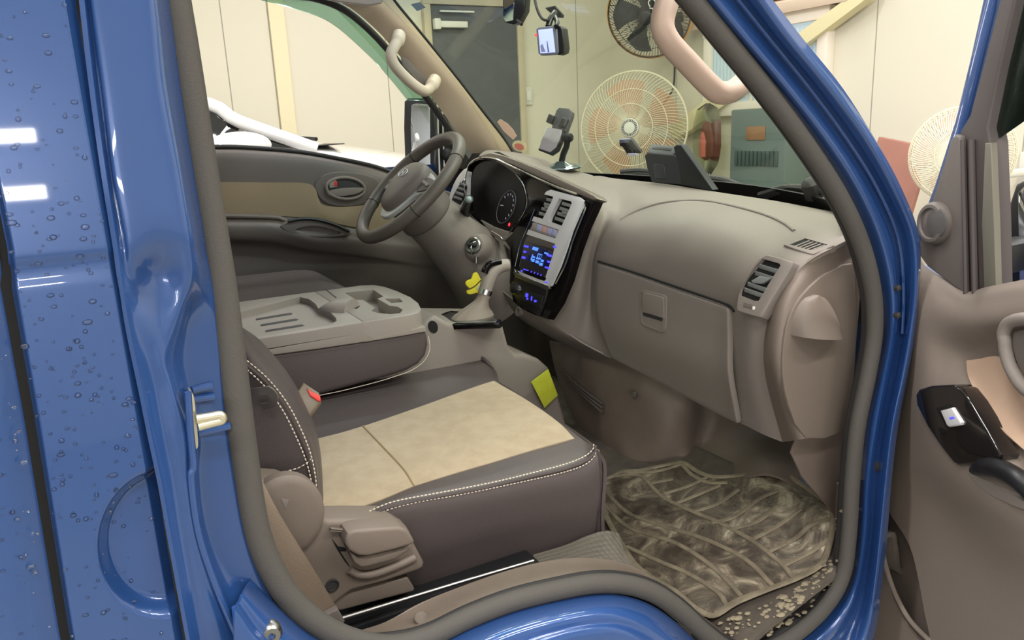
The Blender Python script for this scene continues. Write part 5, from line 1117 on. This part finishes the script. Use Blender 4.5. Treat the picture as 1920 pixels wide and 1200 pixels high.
def holed(name, outline, holes, n, skirt, depths, m, parent, bev=.003):
    bm = bmesh.new(); E = []
    def loop(P): 
        vs = [bm.verts.new(p) for p in P]; E.extend(bm.edges.new((vs[i], vs[(i+1) % len(vs)])) for i in range(len(vs))); return vs
    ov = loop(outline); hv = [loop(h) for h in holes]
    bmesh.ops.triangle_fill(bm, use_beauty=True, use_dissolve=False, edges=E, normal=n)
    def wall(vs, d, cap):
        lo = [bm.verts.new(v.co-n*d) for v in vs]
        for i in range(len(vs)): bm.faces.new((vs[i], vs[(i+1) % len(vs)], lo[(i+1) % len(vs)], lo[i]))
        if cap: bm.faces.new(lo)
    if bev:   # softened outer edge
        c = sum((v.co for v in ov), Vector())/len(ov); mid = [bm.verts.new(v.co+(v.co-c).normalized()*bev*.7-n*bev*.35) for v in ov]; mid2 = [bm.verts.new(v.co+(v.co-c).normalized()*bev-n*bev*1.2) for v in ov]
        for A, B in ((ov, mid), (mid, mid2)):
            for i in range(len(A)): bm.faces.new((A[i], A[(i+1) % len(A)], B[(i+1) % len(A)], B[i]))
        wall(mid2, skirt, False)
    else: wall(ov, skirt, False)
    for h, d in zip(hv, depths): wall(h, d, True)
    return putbm(name, bm, m, parent, sharp=50)
base_ = cprism('tray_base', [(330,700),(330,684),(482,659),(655,628),(666,611),(694,607),(704,632),(797,612),(800,622),(700,639),(600,654),(490,669)], CY0, CY1, M['console'], MB_, .002)
tA, tB = Y(459, 638, CY0), Y(681, 603, CY0); tC = Y(786, 588, CY0); YV = Vector((0, CY1-CY0, 0))
TP = Pl(tB, Vector((0, 1, 0)).cross(tB-tA)); TP2 = Pl(tB, Vector((0, 1, 0)).cross(tC-tB))
tnl = tA+(tA-tB)*.9
def onp(px, pl, c=0): return [pl.at(p[0], p[1]) for p in (px if not c else [tuple(v) for v in cr([Vector((a, b, 0)) for a, b in px], c, True)])]
b4 = .0015; ii = Vector((b4, 0, 0))
rec = [(445,644),(430,590),(500,573),(545,561),(563,557),(580,561),(592,570),(597,578),(608,582),(620,586),(630,596),(632,602),(622,609),(612,613),(560,622)]
lid_ = holed('tray_lid', [tnl, tB-ii+Vector((0, b4, 0)), tB-ii+YV-Vector((0, b4, 0)), tnl+YV], [onp([(445,634),(440,588),(500,573),(545,561),(563,557),(580,561),(592,570),(597,578),(608,582),(620,586),(630,596),(631,602),(620,607),(606,611),(540,621)], TP)], TP.n, .020, [.014], M['console'], MB_, .0025)
zt_ = tB.z; fo_ = [Vector(p) for p in ((tB.x+.0015, CY0+.003, zt_), (.545, CY0+.003, zt_), (.566, -.117, zt_), (.582, -.095, zt_), (.600, -.03, zt_), (.608, .04, zt_), (.608, .12, zt_), (.602, .19, zt_), (.588, .232, zt_), (.56, .247, zt_), (tB.x+.0015, .247, zt_))]
TP2 = Pl((0, 0, zt_), (0, 0, 1))
front_ = holed('tray_front', fo_, [onp([(646,549),(700,543),(719,556),(708,560),(730,573),(746,575),(755,581),(750,587),(732,589),(710,587),(696,583),(703,577),(680,562),(668,562)], TP2),
  onp([(721,560),(749,559.5),(756,566),(734,568.5)], TP2), onp([(664,566),(672,568),(675,574),(669,579),(662,578)], TP2)], TP2.n, .039, [.028, .012, .016], M['console'], MB_, .003)
for pts in ([(480,597),(545,586),(549,588),(545,590),(483,600),(479,600)], [(489,608),(555,597),(560,599),(555,601),(492,611),(488,611)], [(498,619),(565,608),(571,610),(565,612),(501,622),(497,622)]):
    slab('tray_slot', pts, Pl(TP.p-TP.n*.014, TP.n), .0015, M['rubber_dark'], MB_, off=.0006, bevel=.0002)
bm = bmesh.new(); bc = TP.at(637, 579); seg_ = 20; G = []
A_, B_ = TP.at(598, 578), TP.at(660, 580); ax_ = (B_-A_); nx_ = ax_.normalized(); ny_ = TP.n.cross(nx_)
for i in range(13):
    u = i/12; w = math.sin(math.pi*min(.5, u*.62+.0))**.8; r = [A_+ax_*u+ny_*(math.cos(math.pi*j/12)*.034*w)+TP.n*(math.sin(math.pi*j/12)*.022*w) for j in range(13)]; G.append(r)
V = addgrid(bm, G); bm.faces.new(V[-1]); bmesh.ops.remove_doubles(bm, verts=bm.verts, dist=.0004)
putbm('tray_dome', bm, M['console'], MB_)
tube('lid_seam', [TP.at(611, 543, .0005), TP.at(630, 558, .0005)], .0012, M['rubber_dark'], MB_, 6)
# ---- tunnel, cup hole, shifter
TY = -.05
tpx = [(700,700),(760,640),(800,602),(818,592),(842,606),(938,606),(945,612),(955,650),(968,664),(985,664),(1012,674),(1030,690),(1046,735),(1062,790),(1070,860),(1000,900),(860,900),(700,900)]
bm = bmesh.new(); prism(bm, [Y(a, b, TY) for a, b in tpx], Vector((0, .20, 0)), .012, 4, both=True)
tun = putbm('centre_tunnel', bm, M['console'], T, sharp=50); tun.data.materials[0] = M['plastic']
SHZ = Y(890, 606, TY).z
sb_ = [(820,592),(832,586),(845,582),(925,588),(938,597),(941,603),(936,606),(850,608),(842,607)]
slab('shifter_bezel', sb_, PZ(SHZ+.006), .012, M['gloss'], T, bevel=.003)
slab('shifter_plate', [(832,591),(842,585),(922,591),(933,600),(930,603),(852,604),(846,603)], PZ(SHZ+.0075), .004, M['steel'], T, bevel=.0015)
cupc = Z(814, 612, SHZ-.004)
slab('cup_hole', ell(812, 613, 9, 12, -.3, 20)[:-1], Pl(Y(812, 613, TY-.0012), (0, 1, 0)), .001, M['void'], T, bevel=0)
def oval(c, a, b, n=20, wob=0): return [c+Vector((a*math.cos(2*math.pi*k/n)*(1+wob*math.sin(3*k)), b*math.sin(2*math.pi*k/n), 0)) for k in range(n+1)]
q0 = Z(886, 596, SHZ+.004); yq = q0.y
bl = [(886,597,.054,.040),(887,589,.047,.034),(890,581,.036,.027),(896,572,.026,.021),(903,563,.0175,.017),(908,553,.0155,.0155),(910,546,.0155,.0155)]
b_rows = [oval(Y(px, py, yq), a_, b_, wob=.05 if 0 < k < 5 else 0) for k, (px, py, a_, b_) in enumerate(bl)]
bootm = mat('boot_leather', (124, 112, 103), .6, bump=.5, bscale=300)
SH = sheet('shift_boot', b_rows, bootm, T, 4, thick=.002, sharp=80)
tube('shift_lever', cr([Y(*p, yq) for p in ((908,556),(912,538),(917,522),(925,508),(939,499),(952,497))], 6), [.0145+.002*math.sin(i/31*math.pi) for i in range(31)], M['console'], SH, 16)
tube('lever_ring', [Y(908, 552, yq), Y(911, 543, yq)], .0162, M['chrome'], SH, 20)
tube('lever_cap', cr([Y(a, b, yq-.008) for a, b in ((908,512),(912,502),(921,494),(938,490))], 5), .0085, M['gloss'], SH, 12)
# yellow note on the tunnel
nt_ = slab('yellow_note', [(996,716),(1028,692),(1046,741),(1021,765)], PY(TY-.0145), .0012, M['yellow_tape'], None, bevel=.0003); tag(nt_, 'yellow-green tape note stuck on the side of the centre tunnel', 'note')
# ---- passenger side grab handle
gpts = [(1252,-60,-.68),(1262,-22,-.69),(1250,8,-.70),(1242,45,-.705),(1254,78,-.71),(1292,120,-.715),(1330,160,-.72),(1350,174,-.72),(1375,170,-.715),(1400,150,-.705),(1440,130,-.69)]
tube('grab_handle', cr([Y(a, b, y) for a, b, y in gpts], 7), .0165, M['peachtube'], T, 16)
# ---- inside mirror
mc_ = X(956, 14, 1.02)
mi = slab('inside_mirror', [(942,-30),(988,-30),(984,20),(972,42),(962,46),(946,42),(942,30)], Pl(mc_, Vector((-.8, -.6, 0))), .03, M['black'], T, bevel=.004)
slab('mirror_face', [(944,-30),(966,-30),(962,38),(948,41),(944,34)], Pl(mc_, Vector((-.8, -.6, 0))), .002, M['mirror'], mi, off=.001, bevel=.0004)
tube('mirror_arm', [X(976, 10, 1.05), X(984, -30, 1.12)], .008, M['black'], mi)
tube('mirror_lever', [X(970, 38, 1.01), X(978, 46, 1.01)], .004, M['black'], mi)
slab('round_sticker', ell(974, 274, 14, 10, .35, 24)[:-1], PX(1.26), .0006, mat('sticker_cream', (214, 196, 160), .6), T, bevel=0)
slab('sticker_centre', ell(973, 275, 9, 6, .35, 24)[:-1], PX(1.259), .0004, mat('sticker_red', (206, 110, 96), .6), T, bevel=0)
slab('pink_sticker', [(932,228),(938,223),(952,232),(962,243),(969,255),(962,262),(944,246)], PX(1.262), .0006, mat('sticker_pink', (206, 168, 152), .6), T, bevel=0)
slab('glass_label', [(770,8),(788,4),(798,14),(782,21)], PX(1.0), .0004, mat('label_blue', (60, 84, 112), .5), T, bevel=0)

# ---- passenger door, swung open
DPl = Pl((1.20, -.84, 1), Vector((-.94, .34, 0)))
def Dp(x, y, off=0): return DPl.at(x, y, off)
drow = [
 [(1680,482,0),(1700,478,.012),(1718,478,.014),(1736,500,.012),(1770,522,.008),(1812,546,.010),(1850,538,.016),(1920,524,.018),(1990,512,.018)],
 [(1678,520,0),(1697,515,.020),(1712,520,.026),(1740,535,.022),(1775,552,.020),(1815,566,.026),(1855,560,.030),(1920,548,.032),(1990,540,.032)],
 [(1675,580,0),(1695,580,.020),(1712,582,.034),(1740,590,.036),(1780,598,.038),(1820,606,.040),(1860,604,.042),(1920,600,.042),(1990,596,.042)],
 [(1672,640,0),(1692,640,.018),(1706,645,.036),(1735,650,.040),(1775,654,.028),(1815,656,.018),(1860,650,.014),(1920,645,.012),(1990,645,.012)],
 [(1668,700,0),(1688,700,.016),(1705,705,.036),(1735,708,.044),(1775,704,.034),(1818,690,.018),(1865,690,.012),(1920,700,.010),(1990,710,.010)],
 [(1662,750,0),(1683,752,.016),(1706,758,.040),(1738,762,.054),(1785,752,.050),(1828,742,.030),(1880,770,.014),(1930,800,.010),(1990,840,.010)],
 [(1652,800,0),(1676,806,.016),(1714,818,.040),(1755,822,.058),(1805,815,.056),(1850,802,.040),(1895,830,.024),(1940,868,.014),(1990,900,.014)],
 [(1640,850,0),(1668,860,.014),(1722,870,.036),(1775,878,.058),(1835,882,.060),(1875,870,.054),(1915,885,.040),(1950,915,.026),(1990,945,.022)],
 [(1630,890,0),(1656,905,.012),(1720,905,.026),(1775,918,.044),(1835,935,.058),(1885,950,.058),(1925,965,.052),(1955,985,.042),(1990,1005,.036)],
 [(1622,940,0),(1648,950,.010),(1715,950,.018),(1780,968,.024),(1840,990,.036),(1890,1012,.040),(1930,1025,.040),(1960,1035,.038),(1990,1045,.036)],
 [(1612,1000,0),(1640,1010,.010),(1710,1020,.014),(1780,1030,.016),(1840,1050,.018),(1890,1070,.020),(1930,1085,.020),(1960,1090,.020),(1990,1095,.020)],
 [(1602,1080,0),(1632,1090,.010),(1700,1100,.014),(1780,1110,.014),(1840,1120,.014),(1890,1135,.014),(1930,1145,.014),(1960,1150,.014),(1990,1155,.014)],
 [(1594,1160,0),(1626,1170,.010),(1690,1185,.014),(1780,1195,.014),(1840,1200,.014),(1890,1210,.014),(1930,1215,.014),(1960,1220,.014),(1990,1225,.014)],
 [(1588,1290,0),(1620,1290,.010),(1690,1290,.014),(1780,1290,.014),(1840,1290,.014),(1890,1290,.014),(1930,1290,.014),(1960,1290,.014),(1990,1290,.014)]]
warm2 = mat('door_trim_plastic', (124, 112, 102), .5, bump=.3, bscale=800)
PD = sheet('passenger_door', [[Dp(*p) for p in r] for r in drow], warm2, T, 6, thick=.006, sharp=65)
# steel shell behind the trim
sh = [(1684,500),(1720,500),(1800,570),(2000,560),(2000,1320),(1582,1320),(1596,1120),(1612,980),(1636,860),(1660,740),(1672,600)]
slab('door_shell', sh, DPl, .07, M['blue'], PD, off=-.034, bevel=.01)
# window frame of the door
def dslab(name, px, off, th, m, bevel=.003, curve=0, par=None): return slab(name, px, DPl, th, m, par or PD, off=off, bevel=bevel, curve=curve)
dslab('frame_edge', [(1856,-60),(1842,0),(1818,110),(1790,225),(1752,345),(1718,436),(1722,470),(1742,480),(1768,400),(1800,270),(1830,150),(1862,20),(1876,-60)], -.01, .03, M['blue'], .004)
fg = mat('frame_rubber', (76, 68, 66), .55)
dslab('frame_seal', [(1888,-60),(1874,0),(1846,110),(1818,215),(1800,245),(1795,275),(1792,560),(1865,560),(1862,420),(1856,268),(1850,240),(1872,130),(1900,10),(1915,-60)], .004, .03, fg, .004)
dslab('window_channel', [(1846,268),(1858,268),(1864,420),(1868,560),(1845,560),(1840,420)], .009, .01, mat('olive_reflection_paint', (108, 104, 92), .4), .002)  # olive strip colour stands in for the reflection in the frame gap
for x0, x1 in (((1806, 262), (1812, 552)), ((1822, 262), (1828, 552))): tube('channel_rib', [Dp(x0[0], x0[1], .008), Dp((x0[0]+x1[0])/2, 400, .009), Dp(x1[0], x1[1], .012)], .0045, fg, PD, 8)
dslab('mirror_sail', [(1768,310),(1782,262),(1790,252),(1800,256),(1806,400),(1810,552),(1790,540),(1738,500),(1722,478),(1724,450),(1742,390)], .012, .02, M['dark_plastic'], .004)
tw = turned('tweeter', Dp(1757, 418, .012), DPl.n, [(0, .034), (.008, .034), (.014, .030), (.0145, .025), (.011, .023), (.013, .012), (.0135, 0)], M['dark_plastic'], PD, 40)
turned('tweeter_grille', Dp(1757, 418, .0235), DPl.n, [(0, .0235), (.002, .022), (.004, .012), (.0045, 0)], mat('grille_mesh', (84, 80, 78), .6, bump=1, bscale=1500), PD, 32)
vis = dslab('window_visor', [(1918,-60),(1900,10),(1876,110),(1853,205),(1856,262),(1868,262),(1925,222),(1990,160),(1990,-60)], -.012, .003, M['visor'], .0005)
PMc = Dp(1900, 430, -.16)
mo_ = Pl(PMc, DPl.n)
pmh = slab('outside_mirror', [(1868,425),(1882,418),(1888,380),(1900,345),(1930,330),(2010,330),(2010,560),(1900,560),(1872,530),(1866,470)], mo_, .08, M['black'], PD, bevel=.012)
slab('outside_mirror_glass', [(1908,362),(1925,345),(2000,345),(2000,545),(1912,545)], mo_, .003, M['mirror'], pmh, off=.002, bevel=.001)
box('outside_mirror_arm', Dp(1885, 480, -.09), (.12, .05, .05), M['black'], pmh, bevel=.01)
# cloth insert
sheet('door_insert', [[Dp(*p) for p in r] for r in (
 [(1812,676,.024),(1835,673,.022),(1866,668,.020),(1900,680,.018),(1990,700,.016)], [(1814,700,.027),(1838,705,.024),(1872,710,.020),(1910,730,.018),(1990,760,.016)],
 [(1822,722,.032),(1850,745,.028),(1885,762,.022),(1925,785,.018),(1990,820,.016)], [(1838,750,.036),(1862,778,.034),(1895,800,.028),(1930,825,.020),(1990,865,.018)],
 [(1862,786,.040),(1880,806,.038),(1905,830,.032),(1938,858,.024),(1990,895,.020)])], M['peach'], PD, 5, thick=.004)
# switch plate
swp = pl3(Dp(1722,738,.062), Dp(1795,724,.058), Dp(1800,870,.066))
pk = slab('switch_plate', [(1716,740),(1722,730),(1745,723),(1785,721),(1800,729),(1818,752),(1850,805),(1877,853),(1873,861),(1845,869),(1798,873),(1787,868),(1765,840),(1738,800),(1718,760)], swp, .03, mat('switch_plate_black', (26, 23, 23), .1, coat=.8), PD, off=.002, bevel=.004)
slab('window_switch', [(1762,770),(1784,764),(1802,792),(1800,797),(1778,801),(1774,798)], swp, .010, M['silver'], pk, off=.008, bevel=.003)
slab('switch_well', [(1754,765),(1786,757),(1806,795),(1774,803)], swp, .002, M['void'], pk, off=.0025, bevel=.0003)
slab('switch_light', [(1779,783),(1788,781),(1790,784),(1782,787)], swp, .001, M['led'], pk, off=.0085, bevel=.0002)
# arm rest pull
tube('armrest_grip', cr([Dp(*p) for p in ((1826,882,.055),(1845,876,.066),(1870,878,.068),(1900,892,.066),(1925,912,.060),(1950,938,.05),(1980,960,.04))], 5), [.007+.007*math.sin(min(1, i/8)*math.pi/2) for i in range(31)], M['black'], PD, 14)
dslab('pull_pocket', [(1812,880),(1822,876),(1832,892),(1860,905),(1895,925),(1930,950),(1915,955),(1880,940),(1850,925),(1825,902)], .0615, .012, M['plastic'], .002, 2)
rh = [(1884,640),(1882,625),(1890,608),(1905,600),(1930,598),(1960,604),(1985,640),(1990,690),(1970,735),(1940,740),(1915,722),(1895,690),(1886,660)]
tube('handle_surround', cr([Dp(a, b, .044) for a, b in rh], 4, True), .009, M['plastic'], PD, 10, True)
dslab('release_handle', [(1900,622),(1960,622),(1968,680),(1930,712),(1904,676)], .040, .006, M['dark_plastic'], .002, 2)
# map pocket
mpo = [(1646,905),(1660,930),(1690,975),(1718,1020),(1735,1080),(1748,1150),(1758,1200),(1740,1200),(1705,1160),(1678,1110),(1660,1050),(1648,980)]
cut(PD, [cutter(mpo, DPl, .06, .02, 3)])
dslab('map_pocket', [(1630,890),(1700,890),(1790,1210),(1650,1215)], -.024, .006, mat('pocket_plastic', (112, 100, 92), .5), .001)
tube('pocket_lip', cr([Dp(a, b, .016) for a, b in ((1646,903),(1647,980),(1658,1050),(1678,1112),(1706,1163),(1745,1204),(1760,1225))], 5), .0045, warm2, PD, 8)
bm = bmesh.new()
for k in range(16):
    for j in range(3): boxm(bm, Dp(1622+j*9-k*.9, 1005+k*9+j*3, .0115), (.002, .004, .0012))
putbm('speaker_grille', bm, M['dark_plastic'], PD)
turned('hinge_bolt', Y(1643, 872, -.80), DPl.n, [(0, .012), (.006, .012), (.008, .008), (.008, 0)], M['rubber_dark'], T, 20)

# ================================================================== loose things in the cab
# phone holder on the dash
hood_hit = hitter(HOOD)(1049, 316)
hbz = hood_hit; kx = hbz.x
PH = empty('phone_holder', hbz, 'black and grey phone holder standing on the dash top above the instrument hood', 'phone holder')
hp2 = Pl(X(1040, 245, kx), Vector((-.72, -.66, .22)))
slab('clamp_body', [(1043,206),(1048,201),(1066,203),(1074,210),(1073,218),(1058,258),(1050,268),(1032,252),(1038,220)], hp2, .022, mat('holder_charcoal', (58, 60, 64), .45), PH, bevel=.004)
slab('clamp_back', [(1025,238),(1055,243),(1050,262),(1043,276),(1032,286),(1010,279),(1015,262)], hp2, .012, mat('holder_grey', (158, 152, 158), .3, .3), PH, off=.004, bevel=.003)
slab('clamp_rim', [(1010,277),(1031,285),(1044,276),(1056,250),(1060,252),(1047,282),(1034,291),(1009,281)], hp2, .016, M['black'], PH, off=.003, bevel=.002)
slab('clamp_arm', [(1029,213),(1039,217),(1033,232),(1023,228)], hp2, .02, M['black'], PH, off=.014, bevel=.002)
slab('clamp_arm', [(1053,219),(1065,224),(1058,240),(1047,236)], hp2, .02, M['black'], PH, off=.016, bevel=.002)
a1 = X(1064, 262, kx+.0); a2 = X(1056, 290, kx); a3 = X(1052, 309, kx)
tube('stem_upper', [hp2.at(1058, 250, -.006), a1], .009, M['black'], PH)
tube('stem', cr([a1, X(1062, 275, kx), a2, a3], 4), .0095, M['black'], PH, 14)
turned('stem_joint', X(1064, 258, kx)+Vector((0, .014, 0)), (0, -1, 0), [(0, .013), (.028, .013), (.03, .009)], M['black'], PH, 20)
turned('suction_base', Vector((a3.x, a3.y, hbz.z+.004)), (-.06, -.02, 1), [(-.006, .06), (0, .068), (.003, .066), (.008, .03), (.018, .014), (.02, 0)], mat('mirror_base', (170, 190, 194), .12, .9), PH, 40)
# terminal box on the dash
def hitdown(x, y):
    for k in range(30):
        p = HD(x, y+k)
        if p: return p
tA_, tB_, tC_ = hitdown(1222, 343), hitdown(1277, 347), hitdown(1332, 357)
tB_ = Vector((tB_.x, tB_.y, tB_.z)); ABn = (tB_-tA_).cross(Vector((0, 0, 1))); BCn = (tC_-tB_).cross(Vector((0, 0, 1)))
fpl_ = Pl(tB_, ABn); spl_ = Pl(tB_, BCn); bdir = (tC_-tB_); bdir.z = 0
TB = empty('terminal_box', (tA_+tB_)/2, 'black wedge-shaped plastic device on the dash top against the windscreen', 'device')
bm = bmesh.new(); prism(bm, [fpl_.at(a, b) for a, b in ((1208,292),(1212,288),(1262,292),(1267,297),(1273,318),(1277,346),(1222,342),(1213,315))], bdir*.45, .004, 3)
putbm('housing', bm, mat('device_black', (44, 46, 50), .45, bump=.2, bscale=700), TB, sharp=50)
slab('housing_side', [(1262,276),(1268,271),(1277,272),(1336,356),(1330,358),(1277,347),(1273,318),(1266,292)], spl_, .018, mat('device_side', (26, 28, 31), .5), TB, off=.001, bevel=.003)
lidp = pl3(fpl_.at(1212, 288), fpl_.at(1262, 292), fpl_.at(1262, 274)-fpl_.n*.025)
slab('lid', [(1220,269),(1262,273),(1274,275),(1268,283),(1260,291),(1212,287)], lidp, .008, mat('device_lid', (66, 70, 74), .4), TB, bevel=.003)
slab('lid_slot', [(1224,274),(1261,277),(1257,283),(1223,279)], lidp, .002, M['black'], TB, off=.0008, bevel=.0004)
slab('front_button', [(1224,311),(1226,307),(1242,308),(1245,312),(1248,336),(1228,335)], fpl_, .004, mat('device_button', (52, 55, 60), .4), TB, off=.0015, bevel=.0015)
# toll card reader on the glass
TR = empty('toll_reader', X(1183, 290, 1.30), 'small black card reader with a white tag fixed to the windscreen', 'card reader')
rp = Pl(X(1180, 275, 1.33), Vector((-.75, -.55, -.3)))
slab('reader_body', [(1161,269),(1181,269),(1192,288),(1187,291),(1176,290),(1167,276),(1162,274)], rp, .01, M['black'], TR, bevel=.002)
slab('reader_side', [(1181,261),(1185,263),(1203,287),(1199,288),(1192,288),(1180,268)], rp, .014, M['rubber_dark'], TR, off=.002, bevel=.002)
slab('reader_top', [(1161,262),(1181,261),(1180,268),(1161,269)], rp, .012, mat('reader_grey', (96, 96, 116), .3), TR, off=.001, bevel=.001)
slab('reader_card', [(1177,288),(1195,288),(1195,292),(1176,293)], rp, .006, mat('card_lilac', (204, 200, 224), .4), TR, off=.004, bevel=.0005)
# dash camera
DC = empty('dash_camera', X(1030, 60, 1.08), 'dash camera with a lit screen hanging from the windscreen beside the mirror', 'dash camera')
cp_ = Pl(X(1025, 78, 1.06), Vector((-.86, -.5, 0)))
slab('camera_body', [(1005,55),(1009,51),(1038,48),(1044,54),(1047,98),(1044,102),(1014,104),(1009,100)], cp_, .02, mat('camera_grey', (120, 122, 134), .35), DC, bevel=.0025)
slab('camera_shell', [(1034,49),(1038,46),(1050,49),(1054,54),(1058,90),(1056,99),(1046,103),(1042,100)], Pl(cp_.p, cp_.n), .03, M['black'], DC, off=-.003, bevel=.003)
slab('camera_screen', [(1009,56),(1036,53),(1041,98),(1013,100)], cp_, .001, M['screen'], DC, off=.0008, bevel=.0002)
slab('screen_mark', [(1025,78),(1026,76),(1028,88),(1030,98),(1027,98)], cp_, .0006, mat('screen_dark', (96, 104, 150), .4), DC, off=.0012, bevel=0)
slab('screen_mark', [(1013,86),(1017,82),(1020,90),(1023,97),(1015,98)], cp_, .0006, mat('screen_grey', (150, 156, 196), .4), DC, off=.0012, bevel=0)
slab('record_light', [(1003,63),(1007,64),(1007,68),(1003,68)], cp_, .004, M['ledred'], DC, off=.001, bevel=.0005)
slab('screen_mount', [(1022,16),(1040,12),(1057,30),(1056,34),(1042,33)], Pl(X(1040, 25, 1.12), Vector((-.6, -.35, -.6))), .004, M['rubber_dark'], DC, bevel=.001)
tube('mount_bracket', [X(1040, 24, 1.11), X(1032, 36, 1.08), X(1028, 50, 1.07)], .008, M['black'], DC)
tube('mount_bracket', [X(1041, 32, 1.10), X(1045, 42, 1.08), X(1043, 50, 1.07)], .006, M['black'], DC)
tube('camera_cable', cr([X(1001, -25, 1.06), X(1003, 0, 1.06), X(1009, 22, 1.06), X(1018, 36, 1.06), X(1030, 38, 1.07)], 5), .0035, M['rubber_dark'], DC, 8)
